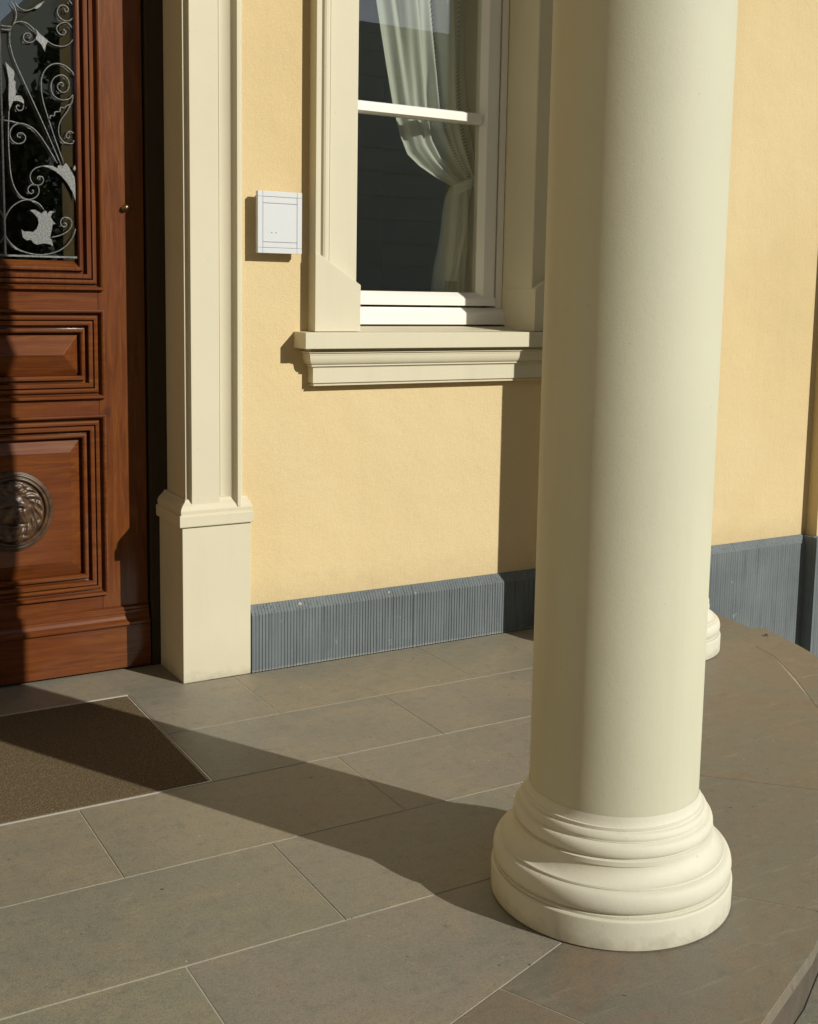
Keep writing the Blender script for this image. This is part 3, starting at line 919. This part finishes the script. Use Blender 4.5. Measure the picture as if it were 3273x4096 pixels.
YD = 4.100                       # face of stiles and rails
def door_leaf(flip):
    c0 = 0.806
    fx = (lambda x: 2 * CX - x) if flip else (lambda x: x)
    def bx(mb, x0, x1, y0, y1, z0, z1):
        a, b = sorted((fx(x0), fx(x1)))
        return mb.box(a, b, y0, y1, z0, z1)
    DZ = 3.05
    X0, X1 = 0.3515, 1.2700
    IN0, IN1 = c0 - 0.300, c0 + 0.300      # openings between the stiles
    # core board carries everything
    mb = MB(); bx(mb, IN1, X1, YD, 4.145, 0.012, DZ)
    door = mb.build('door', M_woodV, house, bevel=0.0015)
    mb = MB(); bx(mb, X0, IN0, YD, 4.145, 0.012, DZ)
    mb.build('stile', M_woodV, door, bevel=0.0015)
    def rail(z0, z1):
        mb = MB(); bx(mb, IN0 + 0.0004, IN1 - 0.0004, YD + 0.0007, 4.145, z0, z1)
        mb.build('rail', M_woodH, door, bevel=0.0008)
    rail(1.280, 1.372)
    rail(0.915, 0.992)
    rail(0.012, 0.300)
    rail(2.78, DZ)
    # base board and its moulding
    mb = MB(); bx(mb, X0 + 0.001, X1, 4.0745, 4.0985, 0.010, 0.1655)
    mb.build('base_board', M_woodH, door, bevel=0.0015)
    prof = [(4.0985, 0.1660), (4.0660, 0.1660), (4.0620, 0.1700), (4.0620, 0.1790), (4.0680, 0.1830), (4.0755, 0.1880), (4.0800, 0.1980), (4.0815, 0.2080), (4.0800, 0.2100), (4.0800, 0.2170), (4.0860, 0.2200), (4.0860, 0.2290), (4.0985, 0.2340)]
    a, b = sorted((fx(X0 + 0.001), fx(X1 - 0.003)))
    bar_x(a, b, prof, 'base_moulding', door, M_woodH, 0.0008)
    # panel mouldings
    prof = [(0.0, -0.022), (0.0, 0.000), (0.003, 0.004), (0.008, 0.0055), (0.0135, 0.004), (0.0150, -0.010), (0.0230, -0.012), (0.0248, -0.004), (0.0262, 0.0075), (0.0330, 0.0095), (0.0395, 0.0085), (0.0412, -0.004),
            (0.0436, -0.004), (0.0452, 0.0075), (0.0520, 0.0090), (0.0575, 0.0065), (0.0600, -0.004), (0.0655, -0.005), (0.0675, 0.0040), (0.0695, 0.0150), (0.0740, 0.0185), (0.0785, 0.0175), (0.0800, 0.0130), (0.0800, -0.001)]
    x0, x1 = fx(c0 - 0.2375), fx(c0 + 0.2375)
    if flip:
        x0, x1 = x1, x0
    for z0, z1 in ((0.3635, 0.8480), (1.0640, 1.2115), (1.4370, 2.70)):
        mb = MB(); mb.frame(x0, x1, z0, z1, prof, YD)
        mb.build('panel_moulding', M_woodH if z1 < 1.3 else M_woodV, door, smooth=True, angle=28)
    # upper raised panel: hipped
    yb, yt = YD + 0.020, YD - 0.016
    zc = 1.1375
    mb = MB()
    mb.add([(x0 + 0.001, yb, 1.0650), (x1 - 0.001, yb, 1.0650), (x1 - 0.001, yb, 1.2105), (x0 + 0.001, yb, 1.2105), (x0 + 0.063, yt, zc), (x1 - 0.063, yt, zc)],
           [(0, 1, 5, 4), (1, 2, 5), (2, 3, 4, 5), (3, 0, 4)])
    mb.build('raised_panel', M_woodH, door, bevel=0.0012, recalc=False)
    # lower raised panel: flat field with bevelled border
    yt2 = YD + 0.002
    z0, z1 = 0.3645, 0.8470
    e = 0.042
    mb = MB()
    mb.add([(x0 + 0.001, yb, z0), (x1 - 0.001, yb, z0), (x1 - 0.001, yb, z1), (x0 + 0.001, yb, z1),
            (x0 + e, yt2 + 0.003, z0 + e + 0.006), (x1 - e, yt2 + 0.003, z0 + e + 0.006), (x1 - e, yt2 + 0.003, z1 - e - 0.006), (x0 + e, yt2 + 0.003, z1 - e - 0.006),
            (x0 + e + 0.002, yt2, z0 + e + 0.007), (x1 - e - 0.002, yt2, z0 + e + 0.007), (x1 - e - 0.002, yt2, z1 - e - 0.007), (x0 + e + 0.002, yt2, z1 - e - 0.007)],
           [(0, 1, 5, 4), (1, 2, 6, 5), (2, 3, 7, 6), (3, 0, 4, 7), (4, 5, 9, 8), (5, 6, 10, 9), (6, 7, 11, 10), (7, 4, 8, 11), (8, 9, 10, 11)])
    mb.build('raised_panel', M_woodH, door, recalc=False)
    # ledge under the glass
    bar_x(x0 + 0.001, x1 - 0.001, [(4.140, 1.4300), (4.105, 1.4300), (4.102, 1.4340), (4.106, 1.4400), (4.124, 1.4560), (4.140, 1.4570)], 'glazing_ledge', door, M_woodH, 0.0008)
    mb = MB(); mb.box(x0 + 0.0005, x1 - 0.0005, 4.128, 4.132, 1.450, 2.71)
    mb.build('pane', M_dglass, door)
    # wrought iron grille in front of the glass
    YGR = 4.110
    gm = MB()
    gm.box(fx(c0) - 0.0028, fx(c0) + 0.0028, YGR - 0.002, YGR + 0.003, 1.466, 2.70)
    gr = gm.build('grille', M_iron, door)
    gm = MB(); gm.box(x0 + 0.004, x1 - 0.004, YGR - 0.004, YGR + 0.006, 1.4645, 1.4705)
    gm.build('grille_bar', M_iron, door)
    gm = MB()
    for s_ in (1, -1):
        for cv in CURVES:
            sp = catmull(cv, 5)
            pts = [(fx(c0) + s_ * (p.x - c0) * (1 if not flip else 1), YGR, p.y) for p in sp]
            gm.tube(pts, 0.0021, 6)
            if len(cv) >= 8 and cv is not CURVES[0]:
                gm.tube([(pts[-1][0] - 0.001, YGR - 0.0045, pts[-1][2]), (pts[-1][0] - 0.001, YGR + 0.002, pts[-1][2])], 0.0036, 8)
    for s_ in (1,):
        pass
    gm.box(fx(c0) - 0.034, fx(c0) + 0.034, YGR - 0.006, YGR + 0.004, 2.188, 2.193)
    gm.box(fx(c0) - 0.036, fx(c0) + 0.036, YGR - 0.007, YGR + 0.004, 2.199, 2.204)
    gm.build('grille_scrollwork', M_iron, door, smooth=True, recalc=True)
    for s_ in (1, -1):
        for lf in LEAVES:
            poly = [(fx(c0) + s_ * (x - c0), z) for x, z in lf]
            mb = MB(); mb.prism_y(poly, YGR - 0.0055, YGR - 0.0015)
            mb.build('iron_leaf', M_iron, door, bevel=0.0009, seg=1)
    # lion medallion
    cx, cz, rad = fx(c0), 0.605, 0.104
    N = 150
    rnd_ = random.Random(5)
    def G(x, z, x0_, z0_, sx_, sz_, a_=0.0):
        dx, dz_ = x - x0_, z - z0_
        if a_:
            ca, sa_ = math.cos(a_), math.sin(a_)
            dx, dz_ = dx * ca + dz_ * sa_, -dx * sa_ + dz_ * ca
        return math.exp(-(dx * dx / (2 * sx_ * sx_) + dz_ * dz_ / (2 * sz_ * sz_)))
    def lion(x, z):                       # unit disc
        r = math.hypot(x, z); th = math.atan2(z, x)
        ax = abs(x)
        h = 0.50 * G(x, z, 0, 0.0, 0.34, 0.42)
        mane = max(0.0, min(1.0, (r - 0.56) / 0.14)) * max(0.0, min(1.0, (1.0 - r) / 0.08))
        sw = th + 0.9 * r * (1 if x > 0 else -1)
        h += mane * (0.10 + 0.085 * abs(math.sin(sw * 8.0)) ** 0.6 + 0.05 * math.sin(sw * 19 + 9 * r) - 0.07 * max(0.0, math.cos(r * 30 + 2 * math.sin(sw * 8))) )
        h += 0.17 * G(ax, z, 0.21, 0.22, 0.15, 0.045, -0.30)      # brow
        h -= 0.26 * G(ax, z, 0.20, 0.105, 0.085, 0.040)           # eye socket
        h += 0.11 * G(ax, z, 0.20, 0.095, 0.035, 0.020)           # eye
        h += 0.26 * G(x, z, 0, 0.02, 0.075, 0.22)                 # nose bridge
        h += 0.24 * G(x, z, 0, -0.155, 0.105, 0.055)              # nose
        h -= 0.16 * G(ax, z, 0.055, -0.195, 0.025, 0.018)
        h += 0.22 * G(ax, z, 0.14, -0.28, 0.11, 0.075)            # muzzle pads
        h -= 0.14 * G(x, z, 0, -0.28, 0.014, 0.07)
        h -= 0.34 * G(x, z, 0, -0.395, 0.18, 0.025)               # mouth
        h += 0.16 * G(x, z, 0, -0.475, 0.13, 0.05)                # chin
        h += 0.12 * G(ax, z, 0.35, 0.00, 0.07, 0.12)              # cheek
        h -= 0.10 * G(ax, z, 0.29, -0.14, 0.035, 0.12, 0.3)
        h += 0.16 * G(ax, z, 0.43, 0.42, 0.085, 0.085) - 0.10 * G(ax, z, 0.43, 0.41, 0.04, 0.045)
        h += 0.04 * noise.noise(Vector((x * 8, z * 8, 3.1)))
        return h
    nr, na = 54, 128
    sx_med, sz_med = 0.104, 0.108
    def med(u, v):
        a_ = 2 * math.pi * u; r = v
        x, z = r * math.cos(a_), r * math.sin(a_)
        return (cx + x * sx_med, YD + 0.002 - 0.036 * max(lion(x, z), 0.02) - 0.003, cz + z * sz_med)
    mb = MB(); mb.grid(med, na, nr, close_u=True)
    md = mb.build('medallion', M_carved, door, smooth=True)
    md['label'] = "round dark medallion carved as a lion's head"
    ring = [(1.00, 0.001), (1.03, 0.012), (1.07, 0.016), (1.105, 0.012), (1.12, 0.007), (1.14, 0.010), (1.18, 0.013), (1.215, 0.009), (1.235, 0.0045), (1.26, 0.007), (1.285, 0.004), (1.295, -0.004)]
    def rg(u, v):
        i = min(int(round(v * (len(ring) - 1))), len(ring) - 1)
        a_ = 2 * math.pi * u
        return (cx + math.cos(a_) * ring[i][0] * sx_med, YD + 0.002 - ring[i][1], cz + math.sin(a_) * ring[i][0] * sz_med)
    mb = MB(); mb.grid(rg, 96, len(ring), close_u=True)
    mb.build('medallion_ring', M_carved, door, smooth=True)
    # small brass knob on the stile
    kx, kz = fx(1.2035), 1.643
    kp = [(0.0001, -0.026), (0.006, -0.025), (0.0105, -0.020), (0.0120, -0.014), (0.0105, -0.0085), (0.006, -0.005), (0.005, 0.0), (0.011, 0.0005), (0.012, 0.002)]
    kp = [(r_ * 0.9, y_ * 0.9) for r_, y_ in kp]
    def kn(u, v):
        i = min(int(round(v * (len(kp) - 1))), len(kp) - 1)
        a_ = 2 * math.pi * u
        return (kx + math.cos(a_) * kp[i][0], YD + kp[i][1] - 0.002, kz + math.sin(a_) * kp[i][0])
    mb = MB(); mb.grid(kn, 24, len(kp), close_u=True)
    mb.build('knob', M_brass, door, smooth=True)
    return door
door_leaf(False)
door_leaf(True)
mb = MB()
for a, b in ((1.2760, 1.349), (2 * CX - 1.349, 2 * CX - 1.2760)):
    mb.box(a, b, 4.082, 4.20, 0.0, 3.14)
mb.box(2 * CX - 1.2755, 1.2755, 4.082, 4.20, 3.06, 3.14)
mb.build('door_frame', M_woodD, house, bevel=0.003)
mb = MB(); mb.box(DX0 - 0.02, DX1 + 0.02, 4.0, 4.39, 3.142, 3.46)
mb.build('door_head', M_cream, house)

# ---------------------------------------------------------------- columns
def lathe(name, prof, m, parent, n=160, z_first=True, close=False):
    mb = MB()
    def f(u, v):
        i = min(int(round(v * (len(prof) - 1))), len(prof) - 1)
        a_ = 2 * math.pi * u
        r, z = prof[i]
        return (r * math.cos(a_), r * math.sin(a_), z)
    mb.grid(f, n, len(prof), close_u=True)
    if close:
        k_ = (len(prof) - 1) * n
        mb.f.append(tuple(range(k_, k_ + n)))
    return mb.build(name, m, parent, smooth=True, recalc=True, angle=32)
def arc(r0, z0, r1, z1, bulge, n=8):
    """points between two profile points bulging outwards by `bulge`"""
    out = []
    dx, dz = r1 - r0, z1 - z0
    L = math.hypot(dx, dz); nx, nz = dz / L, -dx / L
    for i in range(n + 1):
        t = i / n
        b = bulge * math.sqrt(max(0.0, 1 - (2 * t - 1) ** 2))
        out.append((r0 + dx * t + nx * b, z0 + dz * t + nz * b))
    return out
col = empty('column', (1.7124, 2.0071, 0.0))
thing(col, 'big cream round column on a moulded base, standing at the front edge of the stone porch', 'column', 'cream porch columns')
lathe('plinth', [(0.268, 0.0), (0.2725, 0.0), (0.2772, 0.004), (0.2775, 0.060), (0.2765, 0.066), (0.2735, 0.0690), (0.262, 0.0695)], M_colbase, col, close=True)
tor = [(0.262, 0.0692), (0.2685, 0.0698), (0.2690, 0.0745), (0.2630, 0.0760)]
tor += arc(0.2640, 0.0772, 0.2585, 0.1255, 0.0125, 12)
tor += [(0.2560, 0.1262), (0.2570, 0.1285), (0.2560, 0.1310)]
# scotia
for q in range(13):
    t = q / 12
    tor.append((0.2560 - 0.0285 * math.sin(t * math.pi / 2) ** 0.9, 0.1315 + 0.0330 * (1 - math.cos(t * math.pi / 2)) ** 0.75))
tor += [(0.2275, 0.1660), (0.2300, 0.1668), (0.2302, 0.1772), (0.2280, 0.1785), (0.2215, 0.1792)]
tor += arc(0.2215, 0.1800, 0.2150, 0.2110, 0.0098, 10)
tor += [(0.2135, 0.2118), (0.2142, 0.2140)]
tor += arc(0.2135, 0.2150, 0.2040, 0.2320, 0.0045, 7)
tor += [(0.2030, 0.2335), (0.2038, 0.2345), (0.2035, 0.2400), (0.2005, 0.2412), (0.1985, 0.2450), (0.1962, 0.2520), (0.1945, 0.2620)]
lathe('base_moulding', tor, M_colbase, col)
lathe('shaft', [(0.1938, 0.2450), (0.1938, 0.30), (0.1937, 1.2), (0.1936, 2.2), (0.1915, 3.4), (0.1880, 3.95), (0.200, 3.96), (0.203, 3.975), (0.200, 3.99), (0.189, 4.0), (0.189, 4.06), (0.235, 4.10), (0.255, 4.14), (0.255, 4.2495)], M_column, col, n=192)
def copy_tree(src, loc, label):
    r_ = src.copy(); C.objects.link(r_)
    r_.location = loc; r_['label'] = label
    for ch in src.children:
        c_ = ch.copy(); C.objects.link(c_); c_.parent = r_
    return r_
copy_tree(col, (3.088, 3.442, 0.0), 'cream round column near the wall, hidden behind the big front column except for an edge of its base')

copy_tree(col, (2 * CX - 1.7124, 2.0071, 0.0), 'cream round column at the front left of the porch, outside the picture')
copy_tree(col, (2 * CX - 3.088, 3.442, 0.0), 'cream round column by the wall on the left of the porch, outside the picture')

# ---------------------------------------------------------------- things on and by the wall
ip = empty('intercom_panel', (1.674, YW, 1.60))
thing(ip, 'white square-edged intercom panel fixed to the yellow wall between the pilaster and the window', 'intercom')
IX0, IX1, IZ0, IZ1 = 1.5785, 1.7440, 1.4960, 1.7065
IYF, IYB = YW - 0.051, YW - 0.031
def ibox(name, x0, x1, y0, y1, z0, z1, bevel=0.0012):
    mb = MB(); mb.box(x0 - 1.674, x1 - 1.674, y0 - YW, y1 - YW, z0 - 1.60, z1 - 1.60)
    return mb.build(name, M_plastic, ip, bevel=bevel)
ibox('back_box', IX0 + 0.014, IX1 - 0.014, IYB + 0.0002, YW, IZ0 + 0.002, IZ1 - 0.012)
ibox('backing_plate', IX0 + 0.0006, IX1 - 0.0006, IYF + 0.004, IYB, IZ0 + 0.0006, IZ1 - 0.0006)
W1 = 0.0185
gp = 0.0002
ibox('frame_strip', IX0, IX0 + W1 - gp, IYF, IYF + 0.010, IZ0 + W1 + gp, IZ1 - W1 - gp)
ibox('frame_strip', IX1 - W1 + gp, IX1, IYF, IYF + 0.010, IZ0 + W1 + gp, IZ1 - W1 - gp)
ibox('frame_strip', IX0 + W1 + gp, IX1 - W1 - gp, IYF, IYF + 0.010, IZ0, IZ0 + W1 - gp)
ibox('frame_strip', IX0 + W1 + gp, IX1 - W1 - gp, IYF, IYF + 0.010, IZ1 - W1 + gp, IZ1)
for xa, xb in ((IX0, IX0 + W1 - gp), (IX1 - W1 + gp, IX1)):
    for za, zb in ((IZ0, IZ0 + W1 - gp), (IZ1 - W1 + gp, IZ1)):
        ibox('corner_piece', xa, xb, IYF, IYF + 0.010, za, zb)
g2 = 0.0008
ibox('cover_strip', IX0 + W1 + g2, IX1 - W1 - g2, IYF + 0.0006, IYF + 0.010, IZ1 - W1 - 0.0215, IZ1 - W1 - g2)
ibox('cover_strip', IX0 + W1 + g2, IX1 - W1 - g2, IYF + 0.0006, IYF + 0.010, IZ0 + W1 + g2, IZ0 + W1 + 0.0185)
ibox('cover_panel', IX0 + W1 + g2, IX1 - W1 - g2, IYF + 0.0003, IYF + 0.010, IZ0 + W1 + 0.0200, IZ1 - W1 - 0.0230)
for dx in (0.052, 0.068):
    mb = MB()
    mb.tube([(IX0 + dx - 1.674, IYF - 0.0002 - YW, 1.5665 - 1.60), (IX0 + dx - 1.674, IYF + 0.002 - YW, 1.5665 - 1.60)], 0.0018, 8)
    mb.build('pin_hole', M_gap, ip)

dm = empty('doormat', ((MAT_X0 + MAT_X1) / 2, 3.41, 0))
thing(dm, 'brown coir doormat let into the stone floor in front of the wooden door', 'doormat')
mx, my = dm.location.x, dm.location.y
rr = random.Random(3)
mb = MB()
nx_, ny_ = 200, 110
A0, A1, B0, B1 = MAT_X0 + 0.006 - mx, MAT_X1 - 0.006 - mx, MAT_Y0 + 0.006 - my, MAT_Y1 - 0.006 - my
def matf(u, v):
    e = min(u, 1 - u, v, 1 - v)
    return (A0 + (A1 - A0) * u, B0 + (B1 - B0) * v, 0.0006 + (rr.uniform(-0.0004, 0.0004) if e > 0 else -0.004))
mb.grid(matf, nx_, ny_)
mb.build('pile', M_mat, dm, recalc=False)
for x0, x1, y0, y1 in ((A0 - 0.005, A0 - 0.002, B0 - 0.005, B1 + 0.005), (A1 + 0.002, A1 + 0.005, B0 - 0.005, B1 + 0.005), (A0 - 0.0015, A1 + 0.0015, B0 - 0.005, B0 - 0.002), (A0 - 0.0015, A1 + 0.0015, B1 + 0.002, B1 + 0.005)):
    mb = MB(); mb.box(x0, x1, y0, y1, -0.0018, 0.0012)
    mb.build('edge_strip', M_alu, dm)

# --- curtain
cu = empty('curtain', (2.60, 4.15, 3.2))
thing(cu, 'sheer white curtain with openwork hems gathered to the right inside the window', 'curtain')
def lerp_curve(pts, z):
    """x at height z; pts sorted by falling z"""
    if z >= pts[0][1]:
        (x0, z0), (x1, z1) = pts[0], pts[1]
    else:
        for i in range(len(pts) - 1):
            if pts[i + 1][1] <= z:
                break
        (x0, z0), (x1, z1) = pts[i], pts[i + 1]
    return x0 + (x1 - x0) * (z - z0) / (z1 - z0)
TIE = 1.80
leftp = [(2.02, 3.25), (2.09, 2.95), (2.217, 2.483), (2.238, 2.352), (2.261, 2.231), (2.287, 2.103), (2.299, 2.054), (2.321, 1.980), (2.352, 1.920)]
def left_edge(t):
    """t 0 at the rail .. 1 at the tie; returns x, z"""
    P_ = [Vector((2.02, 3.25)), Vector((2.11, 2.90)), Vector((2.19, 2.60)), Vector((2.238, 2.352)), Vector((2.261, 2.231)), Vector((2.287, 2.103)), Vector((2.299, 2.054)), Vector((2.321, 1.980)), Vector((2.352, 1.913)), Vector((2.406, 1.871)), Vector((2.479, 1.833)), Vector((2.562, TIE - 0.002))]
    s_ = t * (len(P_) - 1); i = min(int(s_), len(P_) - 2); f_ = s_ - i
    return P_[i].lerp(P_[i + 1], f_)
def right_edge(t):
    return Vector((2.80 - 0.06 * t, 3.25 + (TIE + 0.02 - 3.25) * t))
def drape(u, v):
    a = left_edge(v); b = right_edge(v)
    sag = 1 - u
    uu = u
    # left hangs out and swoops in; folds closer to the right fall straighter
    z = a.y * (1 - u) ** 0.8 + b.y * (1 - (1 - u) ** 0.8)
    x = a.x + (b.x - a.x) * uu
    if v > 0.62:
        k_ = (v - 0.62) / 0.38
        x += 0.020 * math.sin(math.pi * u) * k_
    amp = 0.038 * (1 - 0.50 * v)
    ph = 2 * math.pi
    w = math.sin(ph * (3.2 * u + 0.25 * v)) + 0.55 * math.sin(ph * (7.3 * u - 0.4 * v) + 1.0) + 0.30 * math.sin(ph * (13.1 * u + 0.5 * v) + 2.0)
    w = math.copysign(abs(w) ** 0.8, w)
    y = 4.165 + amp * w * (0.35 + 0.65 * min(1, u * 4)) - 0.02 * (1 - u) * v
    if u < 0.02:
        y -= 0.004
    return (x - 2.60, y - 4.15, z - 3.2)
NU, NV = 170, 110
mb = MB(); mb.grid(drape, NU, NV)
cp = mb.build('upper_drape', M_curtain, cu, smooth=True, recalc=False)
def add_uv(o, nu, nv):
    me = o.data
    uvl = me.uv_layers.new(name='UVMap')
    for lp in me.loops:
        i = lp.vertex_index
        uvl.data[lp.index].uv = ((i % nu) / (nu - 1), (i // nu) / (nv - 1))
add_uv(cp, NU, NV)
tl_l = [(2.562, 1.800), (2.538, 1.755), (2.529, 1.690), (2.524, 1.620), (2.512, 1.541), (2.496, 1.470), (2.488, 1.400), (2.486, 1.30)]
def tail(u, v):
    z = 1.800 - 0.50 * v
    a = lerp_curve(tl_l, z)
    b = 2.735
    x = a + (b - a) * u
    w = math.sin(2 * math.pi * (3.1 * u + 0.1 * v) + 0.6) + 0.6 * math.sin(2 * math.pi * (6.7 * u - 0.2 * v))
    y = 4.160 + (0.006 + 0.020 * v) * w
    return (x - 2.60, y - 4.15, z - 3.2)
mb = MB(); mb.grid(tail, 110, 50)
tp_ = mb.build('lower_drape', M_curtain, cu, smooth=True, recalc=False)
add_uv(tp_, 110, 50)
# folded-over flap of the tail in front
fl_l = [(2.553, 1.790), (2.540, 1.740), (2.541, 1.605), (2.537, 1.50), (2.530, 1.420), (2.529, 1.40)]
def flap(u, v):
    z = 1.790 - 0.372 * v
    a = lerp_curve(fl_l, z)
    b = 2.618 + 0.004 * math.sin(v * 6) - 0.034 * max(0, v - 0.45) / 0.55
    x = a + (b - a) * u
    y = 4.128 + 0.008 * math.sin(2 * math.pi * (1.6 * u + 0.2 * v)) + 0.004 * v
    return (x - 2.60, y - 4.15, z - 3.2)
mb = MB(); mb.grid(flap, 40, 40)
fo = mb.build('folded_flap', M_curtain, cu, smooth=True, recalc=False)
add_uv(fo, 40, 40)
def tie(u, v):
    t = u
    x = 2.548 + 0.200 * t; z = 1.778 + 0.125 * t ** 1.3 + 0.002 * math.sin(9 * t)
    w = 0.052 - 0.012 * math.sin(math.pi * t)
    zz = z + (v - 0.5) * w
    y = 4.118 - 0.010 * math.sin(math.pi * min(1, t * 1.3)) + 0.006 * math.cos((v - 0.5) * 3.0) * -1 + 0.0022 * math.sin(v * 22 + t * 5)
    return (x - 2.60, y - 4.15, zz - 3.2)
mb = MB(); mb.grid(tie, 40, 16)
tb = mb.build('tieback', M_curtain, cu, smooth=True, recalc=False)
add_uv(tb, 40, 16)

# ---------------------------------------------------------------- hedges across the garden
def hedge(label, x0, x1, y0, y1, h, n, seed):
    he = empty('hedge', ((x0 + x1) / 2, (y0 + y1) / 2, Z_GROUND))
    thing(he, label, 'hedge')
    rg_ = random.Random(seed)
    cx_, cy_ = he.location.x, he.location.y
    mb = MB(); mb.box(x0 + 0.25 - cx_, x1 - 0.25 - cx_, y0 + 0.25 - cy_, y1 - 0.25 - cy_, 0.3, h - 0.35)
    mb.build('inner_growth', M_twig, he)
    vs_, fs_ = [], []
    for i in range(n):
        f_ = rg_.random()
        if f_ < 0.62:
            p = Vector((rg_.uniform(x0, x1), y1 - rg_.random() ** 2 * 0.35, rg_.uniform(0.02, h)))
        elif f_ < 0.85:
            p = Vector((rg_.uniform(x0, x1), rg_.uniform(y0, y1), h - rg_.random() ** 2 * 0.4))
        else:
            p = Vector((x0 + rg_.random() ** 2 * 0.35 if rg_.random() < 0.5 else x1 - rg_.random() ** 2 * 0.35, rg_.uniform(y0, y1), rg_.uniform(0.02, h)))
        p += Vector((rg_.gauss(0, 0.03), rg_.gauss(0, 0.03), rg_.gauss(0, 0.05) + 0.16 * noise.noise(Vector((p.x * 0.9, p.y, 2)))))
        a = Vector((rg_.gauss(0, 1), rg_.gauss(0, 1), rg_.gauss(0, 1))).normalized()
        b = a.cross(Vector((rg_.gauss(0, 1), rg_.gauss(0, 1), rg_.gauss(0, 1)))).normalized()
        s_ = rg_.uniform(0.05, 0.10)
        q = len(vs_)
        p -= Vector((cx_, cy_, 0))
        vs_ += [p - a * s_, p + b * s_ * 0.5, p + a * s_, p - b * s_ * 0.5]
        fs_.append((q, q + 1, q + 2, q + 3))
    mb = MB(); mb.add(vs_, fs_)
    o = mb.build('foliage', M_leaf, he, recalc=False)
    return he
nb = empty('neighbour_building', (13.0, -12.0, Z_GROUND))
thing(nb, 'pale building across the garden, seen only as a mirror image in the window panes', 'building')
mb = MB(); mb.box(-8.15, 9.0, -6.0, 0.0, 0.0, 6.72)
mb.build('wall', M_nb, nb)
bz = 0.25
bd = MB(); bd.box(-8.2, 9.05, 0.0005, 0.035, 0.0, 0.40)
b0 = bd.build('cladding_board', M_nb, nb, bevel=0.002, seg=1)
b0.location.z = bz
q = 1
while bz + 0.44 * q < 6.6:
    bq = b0.copy(); C.objects.link(bq); bq.parent = nb
    bq.location.z = bz + 0.44 * q
    q += 1
mb = MB(); mb.box(-8.25, 9.1, -6.1, 0.06, 6.725, 6.92)
mb.build('roof', M_nb, nb, bevel=0.02)
hedge('lower dark green hedge across the garden, seen mirrored in the door glass', -14.0, 4.0, -10.4, -9.1, 4.55, 30000, 2)
hedge('dark evergreen clump beside the lower hedge, seen mirrored at the edge of the door glass', 4.15, 7.2, -10.3, -9.0, 5.5, 12000, 4)

# small bits: mortar left on the plinth top and a dry leaf on the paving
M_mortar = M_grout
def dab(pos, sx_, sy_, sz_, seed, name, m, parent):
    bm = bmesh.new()
    bmesh.ops.create_icosphere(bm, subdivisions=2, radius=1.0)
    for v in bm.verts:
        q = 1 + 0.45 * noise.noise(v.co * 1.7 + Vector((seed, 0, 0)))
        v.co = Vector((v.co.x * sx_ * q, v.co.y * sy_ * q, v.co.z * sz_ * q))
    me = bpy.data.meshes.new(name); bm.to_mesh(me); bm.free()
    o = link(name, me, m, parent, smooth=True)
    o.location = pos
    return o
dab((1.7575, 3.8500, 0.2270), 0.0085, 0.0025, 0.0075, 1.0, 'mortar_dab', M_mortar, house)
dab((2.1300, 3.8500, 0.2270), 0.0050, 0.0022, 0.0060, 4.0, 'mortar_dab', M_mortar, house)
mb = MB()
pts = [(-0.016, 0.000), (-0.006, 0.006), (0.006, 0.0065), (0.016, 0.001), (0.006, -0.005), (-0.006, -0.0055)]
mb.v = [(x, y, 0.0012 + 0.004 * abs(y) / 0.006) for x, y in pts] + [(0, 0, 0.0008)]
mb.f = [(i, (i + 1) % 6, 6) for i in range(6)]
lf = mb.build('dry_leaf', M_woodD, recalc=False)
lf.location = (3.600, 3.301, 0.0006)
lf.rotation_euler.z = 0.4
so = lf.modifiers.new('thickness', 'SOLIDIFY'); so.thickness = 0.0006
thing(lf, 'tiny dark dry leaf lying on the brown porch slab near the right edge', 'leaf')
